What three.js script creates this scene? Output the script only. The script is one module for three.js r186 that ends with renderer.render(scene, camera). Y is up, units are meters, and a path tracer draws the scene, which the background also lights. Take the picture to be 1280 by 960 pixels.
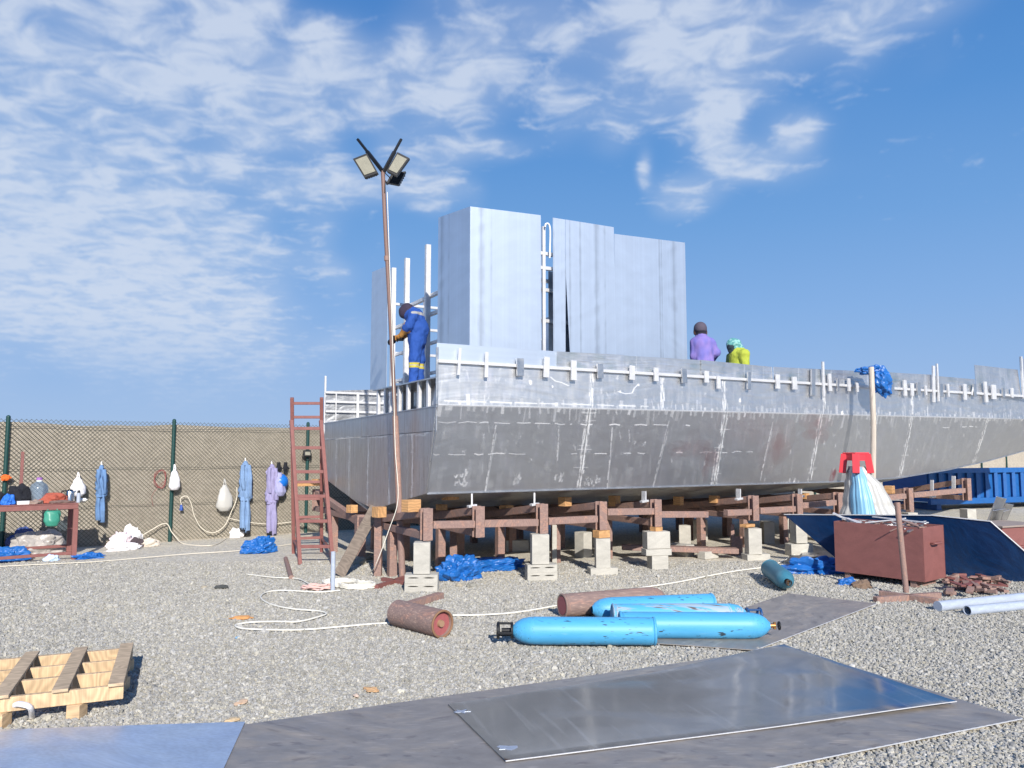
import * as THREE from 'three';
import { mergeGeometries, mergeVertices } from 'three/addons/utils/BufferGeometryUtils.js';
import { RoundedBoxGeometry } from 'three/addons/geometries/RoundedBoxGeometry.js';
import { MarchingCubes } from 'three/addons/objects/MarchingCubes.js';
import { createNoise2D, createNoise3D } from 'simplex-noise';

// ---------------------------------------------------------------- camera, sky, sun, exposure
const scene = new THREE.Scene();
const EXPOSURE = 1.22;
const EYE = 1.7, FOCAL = 961, PITCH = Math.atan(83 / 961);      // eye height in metres, focal length in photo pixels
const camera = new THREE.PerspectiveCamera(2 * Math.atan(480 / FOCAL) * 180 / Math.PI, 4 / 3, 0.1, 2000);
camera.position.set(0, EYE, 0);
camera.rotation.set(PITCH, 0, 0);
const renderer = new THREE.WebGLRenderer({ antialias: true });
renderer.toneMapping = THREE.LinearToneMapping;
renderer.toneMappingExposure = EXPOSURE;
renderer.shadowMap.enabled = true;
const SUN_EL = 33 * Math.PI / 180, SUN_H = new THREE.Vector2(0.29, 0.957).normalize();   // sun behind the camera, a little to its right
const sunDir = new THREE.Vector3(SUN_H.x * Math.cos(SUN_EL), Math.sin(SUN_EL), SUN_H.y * Math.cos(SUN_EL));
const sun = new THREE.DirectionalLight(new THREE.Color(1, 0.945, 0.87), 4.9);
sun.position.copy(sunDir).multiplyScalar(60); sun.target.position.set(0, 0, -12);
sun.castShadow = true; sun.shadow.mapSize.set(4096, 4096);
Object.assign(sun.shadow.camera, { left: -22, right: 22, top: 22, bottom: -22, near: 1, far: 140 });
scene.add(sun, sun.target);

// ---------------------------------------------------------------- helpers
function rng(a) { return () => { a |= 0; a = a + 0x6D2B79F5 | 0; let t = Math.imul(a ^ a >>> 15, 1 | a); t = t + Math.imul(t ^ t >>> 7, 61 | t) ^ t; return ((t ^ t >>> 14) >>> 0) / 4294967296; }; }
const R = rng(20240), rr = (a, b) => a + (b - a) * R();
const n2 = createNoise2D(rng(7)), n3 = createNoise3D(rng(11));
const V3 = (x = 0, y = 0, z = 0) => new THREE.Vector3(x, y, z);
const clamp = THREE.MathUtils.clamp, sstep = (x, a, b) => THREE.MathUtils.smoothstep(x, a, b), lerp = THREE.MathUtils.lerp;
const lin = (c) => { c /= 255; return c <= 0.04045 ? c / 12.92 : ((c + 0.055) / 1.055) ** 2.4; };
const fbm = (x, y, o = 4, g = 0.5) => { let s = 0, a = 1, t = 0; for (let i = 0; i < o; i++) { s += a * n2(x, y); t += a; a *= g; x = x * 2.03 + 5.1; y = y * 2.03 - 3.7; } return s / t; };
// a photo pixel (1280 x 960) as a direction; the distance comes from the surface it meets
const ray = (x, y) => { const a = (x - 640) / FOCAL, b = -(y - 480) / FOCAL; return V3(a, b * Math.cos(PITCH) + Math.sin(PITCH), b * Math.sin(PITCH) - Math.cos(PITCH)); };
const onGround = (x, y, h = 0) => { const d = ray(x, y); return d.multiplyScalar((h - EYE) / d.y).add(V3(0, EYE, 0)); };
const atDepth = (x, y, D) => { const d = ray(x, y); return d.multiplyScalar(-D / d.z).add(V3(0, EYE, 0)); };
const onPlane = (x, y, P, N) => { const d = ray(x, y), c = V3(0, EYE, 0); return d.multiplyScalar(P.clone().sub(c).dot(N) / d.dot(N)).add(c); };

const taken = {};
const numbered = (n) => { const k = taken[n] = (taken[n] ?? -1) + 1; return k ? `${n}_${String(k).padStart(3, '0')}` : n; };
function put(o) { o.castShadow = o.receiveShadow = true; return o; }
function mesh(name, geo, mat, parent) { const m = put(new THREE.Mesh(geo, mat)); m.name = name; if (parent) parent.add(m); return m; }
function tag(o, label, category, group) { o.userData.label = label; o.userData.category = category; o.userData.kind = 'thing'; if (group) o.userData.group = group; return o; }
function thing(name, label, category, pos = V3(), turn = 0, group) { const g = new THREE.Group(); g.name = numbered(name); g.position.copy(pos); g.rotation.y = turn; tag(g, label, category, group); scene.add(g); return g; }
function solo(name, geo, mat, label, category, group) { const m = mesh(numbered(name), geo, mat, scene); return tag(m, label, category, group); }   // a thing that is one mesh
function clone(src, name, pos, turn, label) { const c = src.clone(); c.name = numbered(name); if (pos) c.position.copy(pos); if (turn !== undefined) c.rotation.y = turn; if (label) c.userData.label = label; scene.add(c); return c; }
// uv in metres along the dominant axis of each face
function metreUV(g, s = 1, long = -1) {
  if (g.index) g = g.toNonIndexed();
  const p = g.attributes.position, uv = new Float32Array(p.count * 2), a = V3(), b = V3(), c = V3(), n = V3();
  const ox = rr(0, 5), oy = rr(0, 5);
  for (let i = 0; i < p.count; i += 3) {
    a.fromBufferAttribute(p, i); b.fromBufferAttribute(p, i + 1); c.fromBufferAttribute(p, i + 2);
    n.copy(b).sub(a).cross(c.clone().sub(a));
    const q = [Math.abs(n.x), Math.abs(n.y), Math.abs(n.z)], k = q.indexOf(Math.max(...q));
    [a, b, c].forEach((v, j) => { const e = k === 0 ? [v.z, v.y] : k === 1 ? [v.x, v.z] : [v.x, v.y]; uv[(i + j) * 2] = e[0] * s + ox; uv[(i + j) * 2 + 1] = e[1] * s + oy; });
  }
  g.setAttribute('uv', new THREE.BufferAttribute(uv, 2));
  return g;
}
function clean(g) { if (g.index) g = g.toNonIndexed(); for (const k of Object.keys(g.attributes)) if (!['position', 'normal', 'uv'].includes(k)) g.deleteAttribute(k); if (!g.attributes.normal) g.computeVertexNormals(); if (!g.attributes.uv) metreUV(g); return g; }
const merge = (l) => mergeGeometries(l.map(clean), false);
function frameTo(g, a, b, up = V3(0, 1, 0)) {   // maps local y to a->b
  const y = b.clone().sub(a).normalize(); let x = up.clone().cross(y); if (x.lengthSq() < 1e-4) x = V3(1, 0, 0).cross(y); x.normalize(); const z = x.clone().cross(y);
  g.applyMatrix4(new THREE.Matrix4().makeBasis(x, y, z).setPosition(a.clone().add(b).multiplyScalar(0.5))); return g;
}
const bevBox = (w, h, d, r = 0.006) => Math.min(w, h, d) > 4 * r ? metreUV(new RoundedBoxGeometry(w, h, d, 1, r)) : metreUV(new THREE.BoxGeometry(w, h, d));
const bar = (a, b, w, d = w, up, r = 0.005) => frameTo(bevBox(w, a.distanceTo(b), d, r), a, b, up);
const pipe = (a, b, r1, r2 = r1, seg = 14, open = false) => frameTo(new THREE.CylinderGeometry(r2, r1, a.distanceTo(b), seg, 1, open), a, b);
const boxAt = (w, h, d, x, y, z, r) => bevBox(w, h, d, r).translate(x, y, z);
const cable = (pts, r, seg = 0, closed = false) => new THREE.TubeGeometry(new THREE.CatmullRomCurve3(pts, closed, 'centripetal'), seg || pts.length * 8, r, 6, closed);
// a flat polygon with thickness: pts run anticlockwise seen from its outer side
function slab(pts, th, uvf) {
  const n = V3(); pts.forEach((p, i) => { const q = pts[(i + 1) % pts.length]; n.x += (p.y - q.y) * (p.z + q.z); n.y += (p.z - q.z) * (p.x + q.x); n.z += (p.x - q.x) * (p.y + q.y); }); n.normalize();
  const e1 = pts[1].clone().sub(pts[0]).normalize(), e2 = n.clone().cross(e1);
  const flat = pts.map((p) => { const d = p.clone().sub(pts[0]); return new THREE.Vector2(d.dot(e1), d.dot(e2)); });
  const tris = THREE.ShapeUtils.triangulateShape(flat, []), pos = [], uv = [], ox = uvf ? 0 : rr(0, 3), oy = uvf ? 0 : rr(0, 3);
  const back = pts.map((p) => p.clone().addScaledVector(n, -th));
  const push = (p, i) => { pos.push(p.x, p.y, p.z); const t = uvf ? uvf(p) : [flat[i].x + ox, flat[i].y + oy]; uv.push(t[0], t[1]); };
  for (const t of tris) { for (const i of t) push(pts[i], i); for (const i of [t[2], t[1], t[0]]) push(back[i], i); }
  pts.forEach((p, i) => { const j = (i + 1) % pts.length; push(back[i], i); push(back[j], j); push(pts[j], j); push(back[i], i); push(pts[j], j); push(p, i); });
  const g = new THREE.BufferGeometry(); g.setAttribute('position', new THREE.Float32BufferAttribute(pos, 3)); g.setAttribute('uv', new THREE.Float32BufferAttribute(uv, 2)); g.computeVertexNormals(); return g;
}
// closed tube of elliptical rings with folds; rings: [x, y, z, rx, rz]
function ringTube(rings, seg = 20, fold = 0, seed = 0, per = 3, vy = 1, ang = 1) {
  const pos = [], idx = [], fine = [];
  const crv = new THREE.CatmullRomCurve3(rings.map((r) => V3(r[0], r[1], r[2]))), N = (rings.length - 1) * per;
  for (let i = 0; i <= N; i++) { const t = i / N * (rings.length - 1), k = Math.min(Math.floor(t), rings.length - 2), f = t - k, e = f * f * (3 - 2 * f); const c = V3(lerp(rings[k][0], rings[k + 1][0], f), lerp(rings[k][1], rings[k + 1][1], f), lerp(rings[k][2], rings[k + 1][2], f)); fine.push([c, lerp(rings[k][3], rings[k + 1][3], e), lerp(rings[k][4], rings[k + 1][4], e)]); }
  fine.forEach(([c, rx, rz], i) => { for (let j = 0; j < seg; j++) { const a = j / seg * 2 * Math.PI, w = 1 + fold * (n3(Math.cos(a) * 1.9 * ang + seed, i * 0.16 * vy + seed, Math.sin(a) * 1.9 * ang) + 0.5 * n3(Math.cos(a) * 4 * ang + seed, i * 0.3 * vy, Math.sin(a) * 4 * ang)); pos.push(c.x + Math.cos(a) * rx * w, c.y, c.z + Math.sin(a) * rz * w); } });
  for (let i = 0; i < fine.length - 1; i++) for (let j = 0; j < seg; j++) { const a = i * seg + j, b = i * seg + (j + 1) % seg, c = a + seg, d = b + seg; idx.push(a, b, c, b, d, c); }
  for (const [i, s] of [[0, 0], [fine.length - 1, 1]]) { const c = fine[i][0]; pos.push(c.x, c.y, c.z); const m = pos.length / 3 - 1; for (let j = 0; j < seg; j++) { const a = i * seg + j, b = i * seg + (j + 1) % seg; s ? idx.push(a, b, m) : idx.push(b, a, m); } }
  const g = new THREE.BufferGeometry(); g.setAttribute('position', new THREE.Float32BufferAttribute(pos, 3)); g.setIndex(idx);
  if (rings[0][1] > rings[rings.length - 1][1]) { /* rings listed from the top */ } else { const q = g.index.array; for (let i = 0; i < q.length; i += 3) { const t = q[i]; q[i] = q[i + 1]; q[i + 1] = t; } }
  g.computeVertexNormals(); return clean(g);
}
// crumpled sheet or bag lying in a heap: straight creases in many directions
function crumple(rx, ry, rz, seed, amp = 0.35, freq = 1.6, detail = 14, flat = true) {
  let g = mergeVertices(new THREE.IcosahedronGeometry(1, detail).deleteAttribute('uv').deleteAttribute('normal'));
  const p = g.attributes.position, v = V3(), q = rng(Math.round(seed * 97) + 5), dirs = []; for (let k = 0; k < 11; k++) dirs.push([V3(q() - 0.5, (q() - 0.5) * 1.3, q() - 0.5).normalize(), freq * (0.55 + 0.28 * k), q() * 2, 1 / (1 + 0.45 * k)]);
  for (let i = 0; i < p.count; i++) {
    v.fromBufferAttribute(p, i); let r = 0; const wx = 0.25 * n3(v.x * 1.7 + seed, v.y * 1.7, v.z * 1.7);
    for (const [d, f, o, a] of dirs) { const t = (v.dot(d) + wx) * f + o, e = Math.abs(t - 2 * Math.floor(t / 2) - 1); r += a * (e - 0.5); }
    const low = n3(v.x * 1.1 + seed, v.y * 1.1 - seed, v.z * 1.1);
    v.multiplyScalar(1 + amp * (0.55 * r + 0.55 * low)); if (flat && v.y < -0.25) v.y = -0.25 + (v.y + 0.25) * 0.1;
    p.setXYZ(i, v.x * rx, (flat ? v.y + 0.3 : v.y) * ry, v.z * rz);
  }
  g = g.toNonIndexed(); g.computeVertexNormals(); return clean(g);
}
// continuous body: capsules [ax,ay,az, bx,by,bz, ra, rb, colour] joined with a smooth minimum
function body(caps, res, k, tint, extra) {
  const lo = V3(1e9, 1e9, 1e9), hi = V3(-1e9, -1e9, -1e9);
  for (const c of caps) for (const o of [0, 3]) { const r = Math.max(c[6], c[7]) + 0.03; lo.min(V3(c[o] - r, c[o + 1] - r, c[o + 2] - r)); hi.max(V3(c[o] + r, c[o + 1] + r, c[o + 2] + r)); }
  const half = Math.max(hi.x - lo.x, hi.y - lo.y, hi.z - lo.z) / 2 * 1.06, mid = lo.clone().add(hi).multiplyScalar(0.5);
  const mc = new MarchingCubes(res, undefined, false, false, 200000); mc.isolation = 0;
  const dist = (x, y, z, c) => { const bx = c[3] - c[0], by = c[4] - c[1], bz = c[5] - c[2], px = x - c[0], py = y - c[1], pz = z - c[2], L = bx * bx + by * by + bz * bz, h = L > 0 ? clamp((px * bx + py * by + pz * bz) / L, 0, 1) : 0, dx = px - bx * h, dy = py - by * h, dz = pz - bz * h; return Math.sqrt(dx * dx + dy * dy + dz * dz) - (c[6] + (c[7] - c[6]) * h); };
  for (let iz = 0; iz < res; iz++) for (let iy = 0; iy < res; iy++) for (let ix = 0; ix < res; ix++) {
    const x = mid.x + (ix - res / 2) / (res / 2) * half, y = mid.y + (iy - res / 2) / (res / 2) * half, z = mid.z + (iz - res / 2) / (res / 2) * half;
    let d = 1e3; for (const c of caps) { const e = dist(x, y, z, c); const h = Math.max(k - Math.abs(d - e), 0) / k; d = Math.min(d, e) - h * h * k * 0.25; }
    if (extra) d = extra(x, y, z, d);
    mc.field[ix + iy * res + iz * res * res] = -d;
  }
  mc.update();
  const n = mc.count, pos = new Float32Array(n * 3), nor = new Float32Array(n * 3), col = new Float32Array(n * 3), C = new THREE.Color();
  for (let i = 0; i < n; i++) {
    const x = mid.x + mc.positionArray[i * 3] * half, y = mid.y + mc.positionArray[i * 3 + 1] * half, z = mid.z + mc.positionArray[i * 3 + 2] * half;
    pos.set([x, y, z], i * 3); nor.set([mc.normalArray[i * 3], mc.normalArray[i * 3 + 1], mc.normalArray[i * 3 + 2]], i * 3);
    let best = 1e3, key = 0; for (const c of caps) { const e = dist(x, y, z, c); if (e < best) { best = e; key = c[8]; } }
    C.set(tint(key, x, y, z)); col.set([C.r, C.g, C.b], i * 3);
  }
  let g = new THREE.BufferGeometry(); g.setAttribute('position', new THREE.BufferAttribute(pos, 3)); g.setAttribute('color', new THREE.BufferAttribute(col, 3));
  g = mergeVertices(g, 1e-4); g.computeVertexNormals(); return g;
}

// ---------------------------------------------------------------- sky: air and thin broken cloud, computed
{
  const W = 4096, H = 2048, data = new Float32Array(W * H * 4);
  const stops = [[0, 170, 196, 230], [5, 152, 186, 230], [10, 134, 176, 228], [16, 113, 163, 221], [23, 90, 147, 212], [31, 72, 131, 201], [50, 58, 112, 184], [90, 46, 96, 168]].map(([e, r, g, b]) => [e, lin(r), lin(g), lin(b)]);
  const air = (e) => { let k = 0; while (k < stops.length - 2 && stops[k + 1][0] < e) k++; const a = stops[k], b = stops[k + 1], t = clamp((e - a[0]) / (b[0] - a[0]), 0, 1); return [1, 2, 3].map((c) => lerp(a[c], b[c], t)); };
  const ang = (x, y) => { const d = ray(x, y).normalize(); return [Math.atan2(d.x, -d.z), Math.asin(d.y)]; }, rad = Math.PI / 180;
  // [pixel x, y, half width, half height in degrees, amount] of the cloud masses
  const masses = [[60, 150, 17, 10, 0.5], [210, 330, 15, 6.5, 0.44], [330, 110, 8, 4, 0.44], [560, 115, 7, 2.6, 0.6], [630, 20, 5.5, 3, 0.6], [250, 30, 15, 4, 0.42], [-250, 200, 20, 14, 0.5], [880, 70, 6, 4.2, 0.75], [900, 160, 1.3, 2.2, 0.85], [850, 248, 2.2, 1.4, 0.75],
    [955, 208, 2.6, 1.2, 0.72], [998, 166, 1.2, 0.9, 0.75], [1100, 10, 5, 2.2, 0.66], [545, 228, 3.2, 2, 0.62], [595, 187, 3, 0.9, 0.6], [805, 215, 0.5, 1, 0.75], [735, 155, 3.5, 2, 0.4], [150, 430, 18, 3.5, 0.3], [820, 20, 5, 2.5, 0.5], [440, 235, 4.5, 1.3, 0.55]].map(([x, y, w, h, s]) => [...ang(x, y), w * rad, h * rad, s]);
  const mN = masses.length, mf = new Float64Array(masses.flat());
  for (let row = 0; row < H; row++) {
    const el = ((row + 0.5) / H - 0.5) * Math.PI, y = Math.sin(el), base = air(Math.max(0, el / rad)), ce = Math.cos(el), q = 1 / (Math.max(y, 0) + 0.09), fade = sstep(y, 0.02, 0.17);
    for (let col = 0; col < W; col++) {
      const i = (row * W + col) * 4, az = ((col + 0.5) / W - 0.5) * 2 * Math.PI, x = Math.cos(az) * ce, z = Math.sin(az) * ce;
      let r = base[0], g = base[1], b = base[2];
      if (y > 0.015) {
        const px = x * q, pz = z * q, look = Math.atan2(x, -z), wob = 0.3 * n2(look * 9, el * 13), wob2 = 0.3 * n2(look * 9 + 40, el * 13);
        let cover = 0.3 * n2(px * 0.35 + 31, pz * 0.35 - 9) - 0.12;
        for (let m = 0; m < mN * 5; m += 5) { const da = (look - mf[m]) / mf[m + 2] + wob; if (da > 2.6 || da < -2.6) continue; const de = (el - mf[m + 1]) / mf[m + 3] + wob2, d2 = da * da + de * de; if (d2 < 7) cover += mf[m + 4] * Math.exp(-d2 * 0.7); }
        if (cover > -0.3) {
          const wx = px + 0.03 * n2(px * 5, pz * 5), wz = pz + 0.03 * n2(px * 5 + 40, pz * 5);
          const big = fbm(wx * 4.2 + 4, wz * 5.2 + 8, 6, 0.62), rip = n2(wx * 9 + 0.5 * pz, wz * 24 - 3);
          const cv = Math.min(cover, 0.9), dens = sstep(0.8 * big + 0.12 * rip + cv * 1.15 - 0.55, -0.15, 0.85), veil = 0.34 * sstep(cover, 0.05, 0.9);
          const a = Math.min(dens * 0.86 + veil * (1 - dens), 0.8) * fade;
          r += (lin(214) - r) * a; g += (lin(224) - g) * a; b += (lin(240) - b) * a;
        }
      }
      const cs = x * sunDir.x + y * sunDir.y + z * sunDir.z;
      if (cs > 0.6) { const gl = 0.22 * ((cs - 0.6) / 0.4) ** 3; r += gl; g += gl; b += gl * 0.95; }        // aureole round the sun
      data[i] = r / EXPOSURE; data[i + 1] = g / EXPOSURE; data[i + 2] = b / EXPOSURE; data[i + 3] = 1;
    }
  }
  const t = new THREE.DataTexture(data, W, H, THREE.RGBAFormat, THREE.FloatType);
  t.mapping = THREE.EquirectangularReflectionMapping; t.magFilter = t.minFilter = THREE.LinearFilter; t.needsUpdate = true;
  scene.background = t; scene.environment = t;
}

// ---------------------------------------------------------------- materials
function tex(w, h, fn, srgb = true) {   // fn(x, y) in 0..1 -> [r, g, b] 0..255
  const d = new Uint8Array(w * h * 4);
  for (let j = 0; j < h; j++) for (let i = 0; i < w; i++) { const c = fn((i + 0.5) / w, (j + 0.5) / h), k = (j * w + i) * 4; d[k] = clamp(c[0], 0, 255); d[k + 1] = clamp(c[1], 0, 255); d[k + 2] = clamp(c[2], 0, 255); d[k + 3] = 255; }
  const t = new THREE.DataTexture(d, w, h); t.wrapS = t.wrapT = THREE.RepeatWrapping; t.magFilter = THREE.LinearFilter; t.minFilter = THREE.LinearMipmapLinearFilter; t.generateMipmaps = true; if (srgb) t.colorSpace = THREE.SRGBColorSpace; t.needsUpdate = true; return t;
}
const n4c = (x, y, f, o, s = 0) => { // tileable fbm on the unit square
  let sum = 0, a = 1, t = 0; for (let k = 0; k < o; k++) { const A = x * 2 * Math.PI, B = y * 2 * Math.PI, r = f / (2 * Math.PI); sum += a * (n3(Math.cos(A) * r + s, Math.sin(A) * r + Math.cos(B) * r * 1.7, Math.sin(B) * r * 1.7 - s)); t += a; a *= 0.55; f *= 2; } return sum / t;
};
const rep = (t, u, v = u) => { const c = t.clone(); c.repeat.set(u, v); c.needsUpdate = true; return c; };
const std = (o) => new THREE.MeshStandardMaterial({ side: THREE.DoubleSide, ...o });
const grainT = tex(512, 512, (x, y) => { const a = n4c(x, y, 6, 5), b = n4c(x, y, 60, 2, 9); const v = 232 + 16 * a + 12 * b; return [v, v, v]; });
const grainB = tex(512, 512, (x, y) => { const v = 128 + 60 * n4c(x, y, 10, 5, 3) + 30 * n4c(x, y, 70, 2, 6); return [v, v, v]; }, false);
const rustT = tex(512, 512, (x, y) => { const a = n4c(x, y, 5, 5, 2), b = n4c(x, y, 22, 4, 5), p = sstep(a + 0.5 * b, 0.05, 0.5); return [lerp(146, 162, p) + 20 * b, lerp(121, 127, p) + 18 * b, lerp(113, 113, p) + 15 * b]; });
const rustDarkT = tex(512, 512, (x, y) => { const a = n4c(x, y, 5, 5, 12), b = n4c(x, y, 30, 4, 15), p = sstep(a + 0.5 * b, 0, 0.5), q = sstep(b, 0.35, 0.6); return [lerp(140, 156, p) + 22 * b + 26 * q, lerp(120, 124, p) + 20 * b + 26 * q, lerp(114, 113, p) + 16 * b + 24 * q]; });
const paintT = tex(512, 512, (x, y) => { const a = n4c(x, y, 4, 5, 22), b = n4c(x, y, 40, 3, 25), s = sstep(b + 0.4 * a, 0.52, 0.7); return [lerp(204, 165, s) + 16 * a + 10 * b, lerp(200, 160, s) + 16 * a + 10 * b, lerp(196, 155, s) + 16 * a + 10 * b]; });
const woodT = tex(512, 512, (x, y) => { const w = n4c(x, y, 2, 2, 31), g = Math.sin((y * 16 + w * 2.4 + 0.5 * n4c(x, y, 4, 2, 33)) * 6.283), f = n3(x * 3, y * 160, 4), v = 214 + 14 * g + 14 * f + 12 * w; return [v, v * 0.985, v * 0.965]; });
const concT = tex(512, 512, (x, y) => { const a = n4c(x, y, 5, 4, 41), b = n4c(x, y, 80, 2, 43), pit = sstep(b, 0.55, 0.75), v = 205 + 16 * a + 16 * b - 60 * pit; return [v, v * 0.99, v * 0.965]; });
const weaveT = tex(256, 256, (x, y) => { const a = n4c(x, y, 5, 4, 51), w = 10 * Math.sin(x * 6.283 * 64) * Math.sin(y * 6.283 * 64), v = 220 + 20 * a + w; return [v, v, v]; });
const metalT = tex(1024, 1024, (x, y) => { const a = n4c(x, y, 3, 5, 61), s = n3(x * 220, y * 4, 3) * 0.5 + n3(x * 70, y * 2.5, 8) * 0.5, v = 222 + 16 * a + 10 * s; return [v, v, v]; });
const metalR = tex(1024, 1024, (x, y) => { const a = n4c(x, y, 4, 5, 71), s = n3(x * 160, y * 5, 13), b = n4c(x, y, 30, 3, 75); return [0, clamp(150 + 60 * a + 25 * s + 25 * b, 20, 255), 255]; }, false);
const metalB = tex(512, 512, (x, y) => { const v = 128 + 110 * n4c(x, y, 3, 3, 81); return [v, v, v]; }, false);
const metalW = rep(metalB, 5, 0.6);
const streakT = tex(1024, 256, (x, y) => { const s = n3(x * 24, 0.7, 3) * 0.6 + n3(x * 95, 0.9, 8) * 0.4, dk = sstep(n3(x * 13, 0.5, 22) + 0.45 * n3(x * 50, 0.7, 5) + 0.25 * n4c(x, y, 5, 3, 95), 0.4, 1.1), v = 228 + 5 * s + 5 * n4c(x, y, 8, 4, 91) - 26 * dk; return [v, v, v + 2]; });

const std3 = (r, g, b) => new THREE.Color().setRGB(lin(r), lin(g), lin(b));
const M = {
  primer: std({ color: std3(158, 128, 120), map: paintT, roughness: 0.62, bumpMap: grainB, bumpScale: 0.0012 }),
  brownSteel: std({ color: std3(250, 248, 246), map: rustT, roughness: 0.75, bumpMap: grainB, bumpScale: 0.002 }),
  redSteel: std({ color: std3(168, 112, 108), map: paintT, roughness: 0.5, bumpMap: grainB, bumpScale: 0.0008 }),
  rustPipe: std({ color: std3(248, 244, 240), map: rustDarkT, roughness: 0.85, bumpMap: grainB, bumpScale: 0.004 }),
  redPaint: std({ color: std3(194, 112, 116), map: paintT, roughness: 0.7 }),
  wood: std({ color: std3(236, 206, 166), map: woodT, roughness: 0.75, bumpMap: woodT, bumpScale: 0.0015 }),
  woodGrey: std({ color: std3(224, 200, 168), map: woodT, roughness: 0.85, bumpMap: woodT, bumpScale: 0.002 }),
  woodOrange: std({ color: std3(228, 178, 124), map: woodT, roughness: 0.75 }),
  plank: std({ color: std3(150, 138, 128), map: woodT, roughness: 0.85, bumpMap: woodT, bumpScale: 0.002 }),
  concrete: std({ color: std3(226, 224, 218), map: concT, roughness: 0.95, bumpMap: concT, bumpScale: 0.003 }),
  alu: std({ color: 0xd9dadc, metalness: 0.9, roughness: 0.62, map: metalT, roughnessMap: metalR }),
  aluWhite: std({ color: new THREE.Color().setRGB(1.05, 1.1, 1.17), metalness: 0.35, roughness: 0.5, map: paintT, bumpMap: grainB, bumpScale: 0.001 }),
  cabin: std({ color: std3(232, 242, 252), metalness: 0.95, roughness: 0.5, map: rep(streakT, 0.31), bumpMap: rep(metalB, 0.3), bumpScale: 0.0015 }),
  post: std({ color: std3(30, 84, 82), map: paintT, roughness: 0.45 }),
  wire: std({ color: std3(98, 98, 82), roughness: 0.5, metalness: 0.3 }),
  lineWire: std({ color: std3(70, 72, 66), roughness: 0.6 }),
  cloth: std({ color: std3(194, 184, 168), map: weaveT, roughness: 0.95 }),
  black: std({ color: 0x17181b, roughness: 0.5 }),
  darkCloth: std({ color: 0x1b1d24, roughness: 0.9 }),
  white: std({ color: 0xe4e3df, roughness: 0.6 }),
  cableWhite: std({ color: std3(226, 222, 210), roughness: 0.6 }),
  cableCream: std({ color: std3(216, 208, 190), roughness: 0.6 }),
  bag: std({ color: std3(232, 230, 232), roughness: 0.4 }),
  tarp: std({ color: std3(28, 98, 172), roughness: 0.42 }),
  blueSkip: std({ color: std3(40, 118, 206), map: paintT, roughness: 0.45 }),
  cyl: std({ color: std3(64, 170, 226), map: paintT, roughness: 0.38 }),
  cylTeal: std({ color: std3(74, 150, 180), map: paintT, roughness: 0.5 }),
  brass: std({ color: std3(190, 140, 90), metalness: 0.9, roughness: 0.45 }),
  skin: std({ color: std3(120, 80, 60), roughness: 0.6 }),
  vc: std({ vertexColors: true, roughness: 0.85, map: weaveT }),
  lens: std({ color: std3(160, 156, 138), roughness: 0.25, map: grainT }),
  pipeGrey: std({ color: std3(190, 200, 216), roughness: 0.45, map: grainT }),
};

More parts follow.
